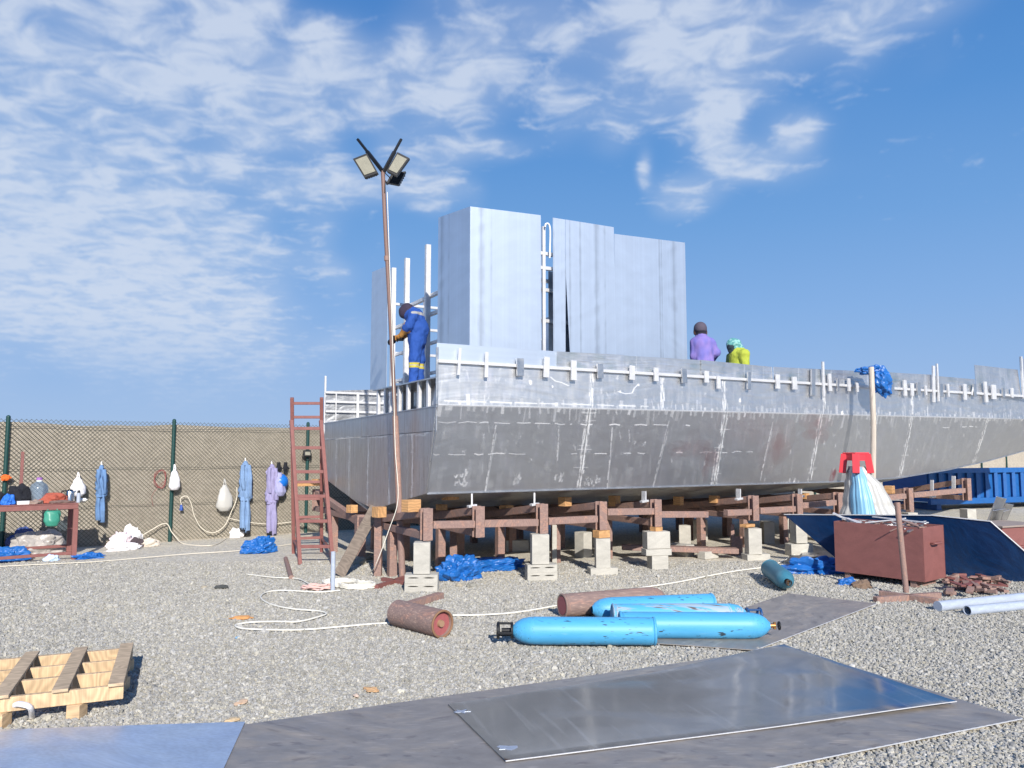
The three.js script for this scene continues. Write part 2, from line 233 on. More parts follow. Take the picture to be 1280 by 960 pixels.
// ---------------------------------------------------------------- ground
const inPoly = (x, z, poly) => { let c = false; for (let i = 0, j = poly.length - 1; i < poly.length; j = i++) { const a = poly[i], b = poly[j]; if ((a.z > z) !== (b.z > z) && x < (b.x - a.x) * (z - a.z) / (b.z - a.z) + a.x) c = !c; } return c; };
const P = (x, y, h) => onGround(x, y, h);
const plateDull = [P(305, 911), P(985, 813), P(1278, 903), P(870, 985), P(260, 985)].map((p) => p.setY(0));
const plateBlue = [P(-260, 928), P(306, 909.5), P(272, 985), P(-260, 985)].map((p) => p.setY(0));
const plateFar = [P(1096, 757), P(943, 816), P(800, 806), P(985, 744)].map((p) => p.setY(0));
{
  const N = 64, cells = []; const rg = rng(5); for (let i = 0; i < N * N; i++) cells.push([rg(), rg(), rg(), rg()]);
  const S = 1024, near = (x, y) => { const X = x * N, Y = y * N, ix = Math.floor(X), iy = Math.floor(Y); let d1 = 9, d2 = 9, c; for (let j = -1; j <= 1; j++) for (let i = -1; i <= 1; i++) { const q = cells[((iy + j + N) % N) * N + (ix + i + N) % N], dx = ix + i + q[0] - X, dy = iy + j + q[1] - Y, d = dx * dx + dy * dy; if (d < d1) { d2 = d1; d1 = d; c = q; } else if (d < d2) d2 = d; } return [Math.sqrt(d1), Math.sqrt(d2), c]; };
  const col = tex(S, S, (x, y) => { const [, , c] = near(x, y), a = n4c(x, y, 4, 4, 101), f = n4c(x, y, 120, 2, 105); const v = 184 + 44 * (c[2] - 0.45) + 10 * a + 10 * f, w = c[3]; return [v * (1 + 0.03 * w), v * (1.0 + 0.01 * w), v * (0.985 - 0.06 * w * w)]; });
  const bmp = tex(S, S, (x, y) => { const [a, b, c] = near(x, y), e = clamp((b - a) * 1.5, 0, 1); const v = 255 * Math.sqrt(e) * (0.45 + 0.55 * c[2]); return [v, v, v]; }, false);
  // one sheet to the horizon; finer quads near by carry patches of sand and dust in the gravel
  const xs = [], zs = []; const steps = (lo, hi, n) => Array.from({ length: n + 1 }, (_, i) => lo + (hi - lo) * i / n);
  xs.push(-900, -300, -90, -40, ...steps(-24, 24, 96), 40, 90, 300, 900); zs.push(60, 20, ...steps(4, -36, 80), -60, -120, -300, -900);
  const pos = [], uv = [], colr = [], idx = [];
  for (const z of zs) for (const x of xs) { pos.push(x, 0, z); uv.push(x / 1.5, z / 1.5); const m = fbm(x * 0.35 + 3, z * 0.35, 4), s = sstep(fbm(x * 0.12 + 9, z * 0.16 + 4, 3) + 0.35 * m, 0.1, 0.6), t = 1 + 0.07 * m; colr.push(0.98 * t * (1 + 0.22 * s), 0.97 * t * (1 + 0.17 * s), 0.95 * t * (1 + 0.06 * s)); }
  for (let j = 0; j < zs.length - 1; j++) for (let i = 0; i < xs.length - 1; i++) { const a = j * xs.length + i, b = a + 1, c = a + xs.length, d = c + 1; idx.push(a, b, c, b, d, c); }
  const g = new THREE.BufferGeometry(); g.setAttribute('position', new THREE.Float32BufferAttribute(pos, 3)); g.setAttribute('uv', new THREE.Float32BufferAttribute(uv, 2)); g.setAttribute('color', new THREE.Float32BufferAttribute(colr, 3)); g.setIndex(idx); g.computeVertexNormals();
  const gm = std({ map: col, bumpMap: bmp, bumpScale: 0.009, roughness: 1, vertexColors: true }); gm.color.setRGB(1.16, 1.11, 1.03);
  if (g.attributes.normal.getY(0) < 0) { const q = g.index.array; for (let i = 0; i < q.length; i += 3) { const t = q[i]; q[i] = q[i + 1]; q[i + 1] = t; } g.computeVertexNormals(); }
  const ground = mesh('ground', g, gm, scene); ground.userData.kind = 'structure'; ground.userData.label = 'grey crushed gravel ground of the yard'; ground.userData.category = 'ground';
  // loose stones of the gravel
  const rg2 = rng(77), geos = [0, 1, 2].map((k) => { const q = mergeVertices(new THREE.IcosahedronGeometry(1, 1).deleteAttribute('uv').deleteAttribute('normal')), p = q.attributes.position; for (let i = 0; i < p.count; i++) { const s = 0.72 + 0.5 * rg2(); p.setXYZ(i, p.getX(i) * s * 1.15, p.getY(i) * s * 0.72, p.getZ(i) * s * 0.95); } const f = q.toNonIndexed(); f.computeVertexNormals(); return f; });
  const shrink = (poly) => { const c = V3(); poly.forEach((p) => c.add(p)); c.divideScalar(poly.length); return poly.map((p) => p.clone().sub(c).multiplyScalar(0.985).add(c)); };
  const holes = [plateDull, plateBlue, plateFar].map(shrink), lists = [[], [], []], mtx = new THREE.Matrix4(), qt = new THREE.Quaternion(), eu = new THREE.Euler(), sc = V3(), cl = new THREE.Color();
  for (let i = 0; i < 430000; i++) {
    const Z = Math.sqrt(lerp(3.4 * 3.4, 12 * 12, rg2())), x = (rg2() * 2 - 1) * (0.74 * Z + 2.2), z = -Z; if (rg2() > (Z < 7 ? 1 : lerp(1, 0.3, (Z - 7) / 5))) continue;
    if (holes.some((h) => inPoly(x, z, h))) continue;
    const big = rg2(), r = 0.0055 + 0.0095 * big * big + (rg2() < 0.012 ? 0.012 : 0); const flat = holes.length && (Z < 7.2);
    eu.set(rg2() * 6.3, rg2() * 6.3, rg2() * 6.3); qt.setFromEuler(eu); sc.set(r * (0.8 + 0.5 * rg2()), r, r * (0.8 + 0.5 * rg2()));
    mtx.compose(V3(x, r * 0.25, z), qt, sc); const v = 0.235 + 0.24 * rg2() * (0.55 + 0.45 * rg2()) + (rg2() < 0.06 ? 0.1 : 0), w = rg2();
    lists[i % 3].push([mtx.clone(), cl.clone().setRGB(v * (1.01 + 0.05 * w), v * (0.99 + 0.015 * w), v * (0.93 - 0.1 * w * w))]);
  }
  const stoneM = std({ roughness: 0.95 });
  lists.forEach((l, k) => { const im = new THREE.InstancedMesh(geos[k], stoneM, l.length); l.forEach(([m, c], i) => { im.setMatrixAt(i, m); im.setColorAt(i, c); }); put(im); im.name = k ? `gravel_${String(k).padStart(3, '0')}` : 'gravel'; im.userData.kind = 'stuff'; im.userData.label = 'loose grey crushed stones of the gravel yard'; im.userData.category = 'gravel'; im.userData.group = 'loose gravel stones'; scene.add(im); });
}
// larger single stones lying on the gravel
{
  const geo = [1, 2, 3].map((s) => crumple(1, 0.7, 0.9, s * 3.3, 0.35, 0.9, 3));
  const sm = [std({ color: std3(182, 180, 172), map: concT, roughness: 0.95 }), std({ color: std3(205, 196, 180), map: concT, roughness: 0.95 })];
  [[448, 705, 0.13], [461, 699, 0.12], [590, 734, 0.07], [574, 733, 0.05], [601, 729, 0.04], [255, 735, 0.04], [1010, 745, 0.04], [640, 700, 0.05]].forEach(([x, y, r], i) => { const m = solo('stone', geo[i % 3], sm[i % 2], i < 2 ? 'large pale rounded stone by the leaning plank under the boat' : 'pale stone lying loose on the gravel', 'stone', i < 2 ? 'large stones by the plank' : 'loose pale stones'); m.position.copy(P(x, y)); m.scale.setScalar(r); m.rotation.y = i; });
}

// ---------------------------------------------------------------- boat frame: u runs along the starboard side, v across to port, h up
const Ud = ray(2400, 563).setY(0).normalize(), Vd = V3(Ud.z, 0, -Ud.x);     // Vd points away from the camera
const blockLine = P(528, 738);
const cornerP = onPlane(546, 505, blockLine, Vd), B0 = cornerP.clone().setY(0);
const BW = (u, v, h) => B0.clone().addScaledVector(Ud, u).addScaledVector(Vd, v).setY(h);
const onV = (x, y, v) => { const p = onPlane(x, y, BW(0, v, 0), Vd); return [p.clone().sub(B0).dot(Ud), p.y]; };      // pixel -> (u, h) on a plane along the boat
const onU = (x, y, u) => { const p = onPlane(x, y, BW(u, 0, 0), Ud); return [p.clone().sub(B0).dot(Vd), p.y]; };      // pixel -> (v, h) on a plane across the boat
const turnB = Math.atan2(-Ud.z, Ud.x);
const L = (u, v, h) => V3(u, h, -v);       // inside the boat's own group

const boat = thing('unfinished_boat', 'large unfinished bare aluminium boat propped up on a brown steel cradle', 'boat', B0, turnB);
const BEAM = 5.25, HT = 3.06, HS = 2.82;
const hKn = (u) => 2.27 + 0.006 * u, hCh = (u) => 1.15 + (u > 8.5 ? 0.44 * ((u - 8.5) / 4.8) ** 1.5 : 0), vKn = (u) => (u > 13.6 ? 0.1 * (u - 13.6) ** 2 : 0), vCh = (u) => 0.3 + (u > 9 ? 0.006 * (u - 9) ** 2 : 0);
{
  // --- marks of grinding, weld and dye on the plating: a drawn sheet for each row of plates
  const LEN = 16;
  const sheet = (W, H, hgt, draw, seed, tone = 188) => {
    const mk = () => { const c = document.createElement('canvas'); c.width = W; c.height = H; return [c, c.getContext('2d')]; };
    const [c1, a] = mk(), [c2, b] = mk(), q = rng(seed), sx = W / LEN, sy = H / hgt;
    a.fillStyle = `rgb(${tone},${tone + 1},${tone + 3})`; a.fillRect(0, 0, W, H); b.fillStyle = 'rgb(0,118,250)'; b.fillRect(0, 0, W, H);
    // faint rolling marks and patches
    for (let i = 0; i < 2600; i++) { const x = q() * W, y = q() * H, v = tone - 18 + 60 * q(); a.fillStyle = `rgba(${v},${v},${v + 3},0.08)`; const w = 2 + 20 * q() * q(), h = 6 + 90 * q() * q(); a.fillRect(x, y, w, h); b.fillStyle = `rgba(0,${90 + 90 * q()},250,0.16)`; b.fillRect(x, y, w, h); }
    const stroke = (pts, w, alpha, col = '222,223,223', rough = 180, met = 95) => { alpha *= 0.72 + 0.2 * q(); for (const [ctx, st] of [[a, `rgba(${col},${alpha})`], [b, `rgba(0,${rough},${met},${alpha})`]]) { ctx.strokeStyle = st; ctx.lineWidth = w * sx; ctx.lineCap = 'butt'; ctx.lineJoin = 'round'; ctx.beginPath(); pts.forEach(([u, t], i) => ctx[i ? 'lineTo' : 'moveTo'](u * sx, H - t * sy)); ctx.stroke(); } };
    const patch = (u, t, ru, rt, alpha, col = '236,236,234', rough = 180, met = 80) => { for (const [ctx, st] of [[a, `rgba(${col},${alpha})`], [b, `rgba(0,${rough},${met},${alpha})`]]) { for (let k = 0; k < 9; k++) { ctx.fillStyle = st; ctx.beginPath(); ctx.ellipse((u + (q() - 0.5) * ru) * sx, H - (t + (q() - 0.5) * rt) * sy, ru * sx * (0.2 + 0.4 * q()), rt * sy * (0.2 + 0.4 * q()), 0, 0, 7); ctx.fill(); } } };
    const scrub = (u, t0, t1, w, alpha) => { for (let k = 0; k < 46; k++) { const x = u + (q() - 0.5) * w, y = lerp(t0, t1, q()), l = 0.03 + 0.12 * q(); stroke([[x, y], [x + (q() - 0.5) * 0.03, Math.min(t1, y + l)]], 0.006 + 0.02 * q(), alpha * (0.3 + 0.7 * q())); } };
    draw({ stroke, patch, scrub, q });
    const T = (c, srgb) => { const t = new THREE.CanvasTexture(c); if (srgb) t.colorSpace = THREE.SRGBColorSpace; t.magFilter = THREE.LinearFilter; t.wrapS = t.wrapT = THREE.ClampToEdgeWrapping; return t; };
    const rm = T(c2, false);
    return std({ map: T(c1, true), roughnessMap: rm, metalnessMap: rm, metalness: 1, roughness: 1, bumpMap: metalW, bumpScale: 0.006 });
  };
  const HL = 1.16, uAt = (x, y) => onV(x, y, 0)[0];
  const seams = [uAt(737, 520), uAt(908, 521), uAt(1027, 521), uAt(1140, 521), uAt(1235, 521)];
  const lower = sheet(2048, 256, HL, ({ stroke, patch, scrub, q }) => {
    for (let u = 0.05; u < LEN; u += 0.05 + 0.12 * q()) { const t = HL - 0.02; stroke([[u, t], [u + (q() - 0.5) * 0.05, t - 0.05 - 0.2 * q() * q()]], 0.012 + 0.05 * q(), 0.18 + 0.5 * q() * q()); }
    stroke([[0, HL - 0.012], [LEN, HL - 0.012]], 0.05, 0.42);
    for (const [t, u0, u1, d] of [[0.93, 0.05, 2.05, 1], [0.93, 2.2, 4.6, 0.6], [0.52, 0.02, 3.4, 0.75], [0.53, 4, 5.6, 0.6], [0.95, 6, 14, 0.3]]) for (let u = u0; u < u1;) { const l = 0.06 + 0.22 * q(); if (q() < d) stroke([[u, t + (q() - 0.5) * 0.02], [Math.min(u1, u + l * 0.5), t + (q() - 0.5) * 0.025], [Math.min(u1, u + l), t + (q() - 0.5) * 0.02]], 0.012 + 0.018 * q(), 0.55 + 0.4 * q()); u += l + 0.03 + 0.1 * q(); }
    for (const s of seams) { scrub(s, 0.02, HL, 0.1, 0.7); scrub(s + 0.01, 0.02, HL, 0.05, 0.6); for (let k = 0; k < 26; k++) { const t = HL * q(); stroke([[s + (q() - 0.5) * 0.03, t], [s + (q() - 0.5) * 0.04, Math.min(HL, t + 0.16 * q())]], 0.02 + 0.04 * q(), 0.3); } for (let k = 0; k < 9; k++) { const t = HL * q(); stroke([[s - 0.04 - 0.1 * q(), t], [s + 0.04 + 0.1 * q(), t]], 0.015, 0.5); } }
    for (const [x0, y0, x1, y1, al] of [[607, 615, 621, 525, 0.65], [692, 575, 700, 528, 0.5], [760, 612, 766, 520, 0.55], [817, 607, 836, 525, 0.55], [950, 600, 966, 528, 0.7], [890, 605, 901, 560, 0.6], [768, 550, 776, 536, 0.4], [779, 552, 788, 536, 0.4]]) { const a = [onV(x0, y0, 0.28)[0], clamp(onV(x0, y0, 0.28)[1] - 1.15, 0.02, HL)], b = [onV(x1, y1, 0.04)[0], clamp(onV(x1, y1, 0.04)[1] - 1.15, 0, HL)]; for (let k = 0; k < 9; k++) { const t0 = k / 9, t1 = t0 + 0.06 + 0.06 * q(), j = () => (q() - 0.5) * 0.012; stroke([[lerp(a[0], b[0], t0) + j(), lerp(a[1], b[1], t0)], [lerp(a[0], b[0], t1) + j(), lerp(a[1], b[1], t1)]], 0.01 + 0.014 * q(), al * (0.5 + 0.6 * q())); } stroke([[a[0] + 0.012, a[1]], [b[0] + 0.02, b[1] - 0.15]], 0.012, al * 0.6); }
    for (const [x, y, ru, rt, al] of [[578, 600, 0.08, 0.1, 0.3], [745, 602, 0.14, 0.06, 0.25], [648, 598, 0.06, 0.08, 0.16], [700, 598, 0.07, 0.05, 0.18], [652, 547, 0.3, 0.1, 0.06], [990, 604, 0.3, 0.03, 0.3]]) { const [u, h] = onV(x, y, 0.2); for (let k = 0; k < 16; k++) { const x1 = u + (q() - 0.5) * ru * 2, y1 = h - 1.15 + (q() - 0.5) * rt * 2; stroke([[x1, y1], [x1 + (q() - 0.5) * 0.06, y1 + 0.02 + 0.05 * q()]], 0.01 + 0.025 * q(), al * 1.6); } }
    for (const [x, y, ru, rt, al] of [[862, 560, 0.5, 0.3, 0.035], [890, 575, 0.25, 0.4, 0.04], [970, 560, 0.5, 0.6, 0.025], [1015, 540, 0.5, 0.35, 0.04], [1048, 596, 0.1, 0.2, 0.14]]) { const [u, h] = onV(x, y, 0.15); patch(u, Math.max(0.05, h - 1.15), ru, rt, al, '140,60,62', 150, 220); }
    for (let k = 0; k < 70; k++) { const u = LEN * q(), t = HL * q(); for (let m = 0; m < 5; m++) stroke([[u + 0.06 * q(), t + 0.08 * q()], [u + 0.06 * q(), t + 0.1 * q()]], 0.008 + 0.014 * q(), 0.1 + 0.2 * q()); }
    for (let k = 0; k < 40; k++) { const u = LEN * q(), t = HL * q(), l = 0.05 + 0.3 * q(); stroke([[u, t], [u + (q() - 0.5) * 0.1, t + l]], 0.006, 0.25 + 0.3 * q()); }
  }, 3, 194);
  const upper = sheet(2048, 128, 0.56, ({ stroke, patch, scrub, q }) => {
    for (let u = 0.02; u < LEN; u += 0.04 + 0.13 * q()) stroke([[u, 0.02], [u + (q() - 0.5) * 0.03, 0.05 + 0.17 * q() * q()]], 0.014 + 0.05 * q(), 0.2 + 0.5 * q() * q());
    for (let u = 0.1; u < 3.4;) { const l = 0.1 + 0.3 * q(); stroke([[u, 0.06], [u + l, 0.055]], 0.02 + 0.015 * q(), 0.75); u += l + 0.1 * q(); }
    stroke([[0, 0.01], [LEN, 0.01]], 0.02, 0.4);
    for (const s of [uAt(739, 480), uAt(828, 490), uAt(905, 490), uAt(1030, 490), uAt(1140, 500)]) scrub(s, 0, 0.56, 0.07, 0.8);
    const squig = (pts) => stroke(pts.map(([x, y]) => { const [u, h] = onV(x, y, 0); return [u, h - hKn(u)]; }), 0.018, 0.95);
    squig([[688, 471], [694, 476], [702, 478], [711, 482]]); squig([[772, 489], [782, 492], [790, 491], [793, 485], [798, 480]]);
    for (const [x, y, r] of [[691, 483, 0.018], [775, 489, 0.018], [663, 478, 0.03], [798, 481, 0.016], [1053, 516, 0.04], [1065, 515, 0.04], [925, 500, 0.03]]) { const [u, h] = onV(x, y, 0); patch(u, h - hKn(u), r, r * 1.3, 0.5); }
    for (let k = 0; k < 60; k++) { const u = LEN * q(), t = 0.5 * q(); stroke([[u, t], [u + (q() - 0.5) * 0.08, t + 0.15 * q()]], 0.012, 0.18 + 0.25 * q()); }
    for (let k = 0; k < 70; k++) { const u = LEN * q(), t = 0.5 * q(); for (let m = 0; m < 5; m++) stroke([[u + 0.08 * q(), t + 0.06 * q()], [u + 0.08 * q(), t + 0.1 * q()]], 0.01 + 0.014 * q(), 0.08 + 0.16 * q()); }
  }, 4, 208);
  const wark = sheet(2048, 64, 0.24, ({ stroke, patch, q }) => { for (let k = 0; k < 90; k++) patch(LEN * q(), 0.24 * q(), 0.1 + 0.2 * q(), 0.1, 0.03, q() < 0.5 ? '90,92,98' : '230,230,230', 120, 220); for (let k = 0; k < 30; k++) { const u = LEN * q(); stroke([[u, 0], [u + 0.01, 0.24]], 0.008, 0.4); } stroke([[0, 0.012], [LEN, 0.012]], 0.03, 0.5); }, 6, 206);
  const uvL = (p) => [p.x / LEN, clamp((p.y - hCh(p.x)) / (hKn(p.x) - hCh(p.x)), 0.01, 0.99)], uvU = (p) => [p.x / LEN, clamp((p.y - hKn(p.x)) / 0.56, 0.01, 0.99)], uvW = (p) => [p.x / LEN, clamp((p.y - HS) / 0.24, 0.02, 0.98)];
  // --- lower side plates, each between two welds
  const cuts = [0, ...seams, 15.2, 17, 18.6];
  for (let i = 0; i < cuts.length - 1; i++) {
    const n = 4, parts = []; for (let k = 0; k < n; k++) { const a = lerp(cuts[i], cuts[i + 1], k / n) + (k ? 0 : 0.003), b = lerp(cuts[i], cuts[i + 1], (k + 1) / n) - (k === n - 1 ? 0.003 : 0); parts.push(slab([L(a, vCh(a), hCh(a)), L(b, vCh(b), hCh(b)), L(b, vKn(b), hKn(b)), L(a, vKn(a), hKn(a))], 0.008, uvL)); }
    mesh('lower_side_plate', merge(parts), lower, boat);
    if (i) { const s = cuts[i]; mesh('weld_bead', pipe(L(s, vCh(s) - 0.002, hCh(s)), L(s, vKn(s) - 0.002, hKn(s)), 0.008, 0.008, 6), M.alu, boat); }
  }
  // --- upper side plates and the bulwark above the seam
  const cutsU = [0, uAt(739, 480), uAt(905, 490), uAt(1030, 490), uAt(1140, 500), uAt(1240, 500), 15.2, 17, 18.6];
  for (let i = 0; i < cutsU.length - 1; i++) { const a = cutsU[i] + 0.003, b = cutsU[i + 1] - 0.003; mesh('upper_side_plate', slab([L(a, vKn(a), hKn(a)), L(b, vKn(b), hKn(b)), L(b, vKn(b), HS), L(a, vKn(a), HS)], 0.008, uvU), upper, boat); }
  const cutsW = [[546, 428.5, 693, 439], [695, 439.5, 777, 443.5], [778.2, 444, 875.6, 450], [876, 450, 964, 458.5], [966, 458.5, 1033, 462], [1035, 462, 1110, 465.5], [1112, 465.5, 1166, 468.5], [1168, 470, 1217, 474]];
  cutsW.forEach(([x0, y0, x1, y1], i) => { const [a, ha] = onV(x0, y0, 0), b = onV(x1, y1, 0)[0] + 0.03, hb = onV(x1, y1, 0)[1], o = 0.004 + 0.012 * (i % 3 === 1) - 0.01 * (i % 3 === 2); mesh('bulwark_plate', slab([L(a, -o, HS), L(b, -o, HS), L(b, -o + 0.012 * (i % 2), hb), L(a, -o - 0.008 * (i % 2), ha)], 0.006, uvW), i % 2 ? wark : i === 0 ? M.cabin : wark, boat); });
  { const [a, ha] = onV(1218, 456, 0), [b, hb] = onV(1274, 462, 0); mesh('bulwark_plate', slab([L(a, -0.01, HS), L(b, -0.01, HS), L(b, 0.03, hb), L(a, 0, ha)], 0.006, uvW), wark, boat); mesh('bulwark_plate', slab([L(b + 0.02, -0.01, HS - 0.02), L(16.5, -0.01 + vKn(16.5), HS), L(16.5, vKn(16.5), 3.4), L(b + 0.02, -0.01, onV(1275, 446, 0)[1])], 0.006, uvW), wark, boat); mesh('bulwark_post', bar(L(b + 0.02, -0.04, HS - 0.05), L(b + 0.02, -0.04, onV(1275, 446, 0)[1]), 0.04), M.aluWhite, boat); }
  mesh('seam_flange', merge([slab([L(0, -0.045, HS - 0.018), L(13.6, -0.045, HS - 0.018), L(13.6, -0.045, HS + 0.022), L(0, -0.045, HS + 0.022)], 0.05)]), M.aluWhite, boat);
  // --- clips tacked across the seam
  const clips = [[574, 452, 3, 34], [608, 456, 4, 32], [650, 459, 9, 22], [683, 459, 7, 26], [717, 463, 7, 25], [750, 464, 8, 18], [790, 466, 7, 18], [820, 468, 6, 17], [855, 470, 7, 18], [883, 471, 6, 15], [898, 478, 5, 16], [936, 476, 5, 22], [972, 477, 6, 18], [993, 479, 7, 16], [1016, 478, 6, 34], [1029, 474, 3, 44], [1037, 478, 5, 22], [1047, 481, 3, 16], [1061, 481, 4, 16], [1071, 483, 4, 14], [1115, 486, 6, 14], [1131, 485, 5, 20], [1140, 487, 5, 16], [1148, 486, 6, 16], [1157, 488, 3, 12], [1167, 480, 4, 46], [1176, 488, 6, 16], [1185, 488, 3, 16], [1206, 490, 5, 20], [1218, 488, 5, 16], [1232, 490, 5, 26], [1242, 490, 8, 18], [1254, 491, 4, 12], [1265, 491, 4, 12]];
  clips.forEach(([x, y, w, h], i) => { const [u, hc] = onV(x, y, -0.06), D = -BW(u, 0, 0).z, m = D / FOCAL; mesh('clip', bevBox(Math.max(0.022, w * m * 1.1), h * m, 0.03, 0.003).rotateZ((((i * 37) % 11) / 11 - 0.5) * 0.12).translate(u, hc, 0.062), i % 3 === 2 ? M.alu : M.aluWhite, boat); });
  mesh('clip', bevBox(0.03, 0.22, 0.02, 0.003).rotateZ(-0.4).translate(onV(1216, 488, -0.06)[0], onV(1216, 488, 0)[1], 0.06), M.aluWhite, boat);
  { const [u, h] = onV(1169, 480, 0); mesh('bulwark_post', bar(L(u, -0.05, HS - 0.2), L(u, -0.05, onV(1169, 455, 0)[1]), 0.035), M.aluWhite, boat); void h; }
  // --- port side, bottom and keel
  for (const [a, b] of [[0, 4], [4, 8], [8, 12], [12, 15.2], [15.2, 18.6]]) {
    const m = (u, v) => BEAM - v; const va = vKn(a), vb = vKn(b);
    mesh('port_side_plate', merge([slab([L(b, m(b, vCh(b)), hCh(b)), L(a, m(a, vCh(a)), hCh(a)), L(a, m(a, va), hKn(a)), L(b, m(b, vb), hKn(b))], 0.008), slab([L(b, m(b, vb), hKn(b)), L(a, m(a, va), hKn(a)), L(a, m(a, va), a ? HT : 2.8), L(b, m(b, vb), HT)], 0.008)]), M.alu, boat);
    const kh = (u) => 0.77 + (u > 9 ? 0.02 * (u - 9) ** 2 : 0);
    mesh('bottom_plate', merge([slab([L(a, BEAM / 2, kh(a)), L(b, BEAM / 2, kh(b)), L(b, vCh(b), hCh(b)), L(a, vCh(a), hCh(a))], 0.008), slab([L(b, BEAM / 2, kh(b)), L(a, BEAM / 2, kh(a)), L(a, BEAM - vCh(a), hCh(a)), L(b, BEAM - vCh(b), hCh(b))], 0.008)]), M.alu, boat);
  }
  mesh('chine_bar', merge([0, 4, 8, 9.5, 11, 12.5, 14].slice(0, -1).map((a, i) => { const b = [4, 8, 9.5, 11, 12.5, 14][i]; return bar(L(a, vCh(a) - 0.008, hCh(a)), L(b, vCh(b) - 0.008, hCh(b)), 0.018); })), M.alu, boat);
  mesh('stem_plate', slab([L(18.6, vCh(18.6), hCh(18.6)), L(18.6, BEAM - vCh(18.6), hCh(18.6)), L(18.6, BEAM - vKn(18.6), 3.2), L(18.6, vKn(18.6), 3.2)], 0.01), M.alu, boat);
  // --- transom in plates with weld seams, slightly different tones
  const hTr = (v) => lerp(2.245, onU(405, 530, 0)[1], v / BEAM), hSeam = (v) => hTr(v) - 0.3, hBot = (v) => v < 0.3 ? lerp(2.27, 1.15, v / 0.3) : v < BEAM / 2 ? lerp(1.15, 0.77, (v - 0.3) / (BEAM / 2 - 0.3)) : v < BEAM - 0.3 ? lerp(0.77, 1.15, (v - BEAM / 2) / (BEAM / 2 - 0.3)) : lerp(1.15, 2.2, (v - BEAM + 0.3) / 0.3);
  const tr = sheet(1024, 512, 1.6, ({ stroke, patch, scrub, q }) => {
    for (let k = 0; k < 700; k++) { const u = LEN * q(), t = 1.6 * q(); stroke([[u, t], [u + (q() - 0.5) * 0.1, t + 0.1 + 0.7 * q()]], 0.02 + 0.09 * q() * q(), 0.1 + 0.16 * q(), q() < 0.45 ? '128,112,108' : '224,224,226', 130, 235); }
    for (const u of [2.5, 5.2, 8.2, 11.2, 13.5]) { for (let k = 0; k < 70; k++) { const x = u + (q() - 0.5) * 0.25, y = 1.25 * q(); stroke([[x, y], [x + 0.04 * q(), Math.min(1.25, y + 0.12 * q())]], 0.03 + 0.06 * q(), 0.2 + 0.4 * q()); } stroke([[u, 0.0], [u, 1.25]], 0.07, 0.5); for (let k = 0; k < 7; k++) { const t = 1.2 * q(); stroke([[u - 0.25 * q(), t], [u + 0.25 * q(), t]], 0.06, 0.5); } }
    for (let u = 0; u < LEN; u += 0.2 + 0.3 * q()) { stroke([[u, 1.2 + 0.05 * q()], [u + 0.6 * q(), 1.2 + 0.05 * q()]], 0.1, 0.45); stroke([[u, 1.05 + 0.2 * q()], [u + 0.05, 1.05]], 0.05, 0.2); }
  }, 9);
  const uvT = (p) => [clamp(-p.z / BEAM, 0.01, 0.99), clamp((p.y - 0.72) / 1.55, 0.01, 0.99)];
  const tv = [0.02, 1.0, 2.33, 3.6, BEAM - 0.02];
  for (let i = 0; i < 4; i++) {
    const a = tv[i] + 0.003, b = tv[i + 1] - 0.003, mids = [b, 0.3, BEAM - 0.3, a].filter((v) => v >= a && v <= b).sort((p, q) => q - p), low = (v) => Math.min(hBot(v), hSeam(v) - 0.01);
    mesh('transom_lower_plate', slab([...[...new Set(mids)].map((v) => L(0, v, low(v))), L(0, a, hSeam(a) - 0.002), L(0, b, hSeam(b) - 0.002)], 0.01, uvT), tr, boat);
  }
  for (const [a, b] of [[0.0, 1.55], [1.55, 3.0], [3.0, BEAM]]) mesh('transom_upper_plate', slab([L(-0.006, b - 0.003, hSeam(b) + 0.003), L(-0.006, a + 0.003, hSeam(a) + 0.003), L(-0.006, a + 0.003, hTr(a)), L(-0.006, b - 0.003, hTr(b))], 0.01, uvT), tr, boat);
  mesh('transom_rim', bar(L(0.0, -0.01, hTr(0) + 0.01), L(0.0, BEAM, hTr(BEAM) + 0.01), 0.03, 0.015), M.alu, boat);
  mesh('corner_weld', merge([bar(L(0, 0.3, 1.15), L(0, 0, 2.27), 0.025), bar(L(0, 0, 2.27), L(0, 0, 3.0), 0.03)]), M.alu, boat);
  // --- deck, stern framing with open bays, inner bulwark on the port side
  mesh('deck', slab([L(0.5, 0.02, 2.3), L(17, 1.2, 2.3), L(17, BEAM - 1.2, 2.3), L(0.5, BEAM - 0.02, 2.3)], 0.01), M.alu, boat);
  const vEnd = onU(466, 500, 0)[0], hCap = 2.63;
  mesh('stern_cap_plate', slab([L(-0.01, 0.02, hCap), L(0.6, 0.02, hCap), L(0.6, vEnd, hCap), L(-0.01, vEnd, hCap)], 0.02), M.alu, boat);
  mesh('stern_inner_plate', slab([L(0.58, 0.03, 2.2), L(0.58, vEnd, 2.2), L(0.58, vEnd, hCap - 0.02), L(0.58, 0.03, hCap - 0.02)], 0.01), M.alu, boat);
  for (const x of [471, 480, 497, 508, 521.5, 533]) { const v = onU(x, 490, 0)[0]; mesh('stern_rib', bar(L(0.03, v, hTr(v) + 0.005), L(0.03, v, hCap - 0.02), 0.07, 0.045), M.aluWhite, boat); mesh('stern_rib', bar(L(0.45, v + 0.03, 2.28), L(0.45, v + 0.03, hCap - 0.02), 0.05, 0.05), M.alu, boat); }
  mesh('corner_gusset', slab([L(0.05, 0.05, 2.28), L(0.05, 0.25, 2.28), L(0.05, 0.05, 2.6)], 0.015), M.aluWhite, boat);
  const pv = BEAM - 0.012;
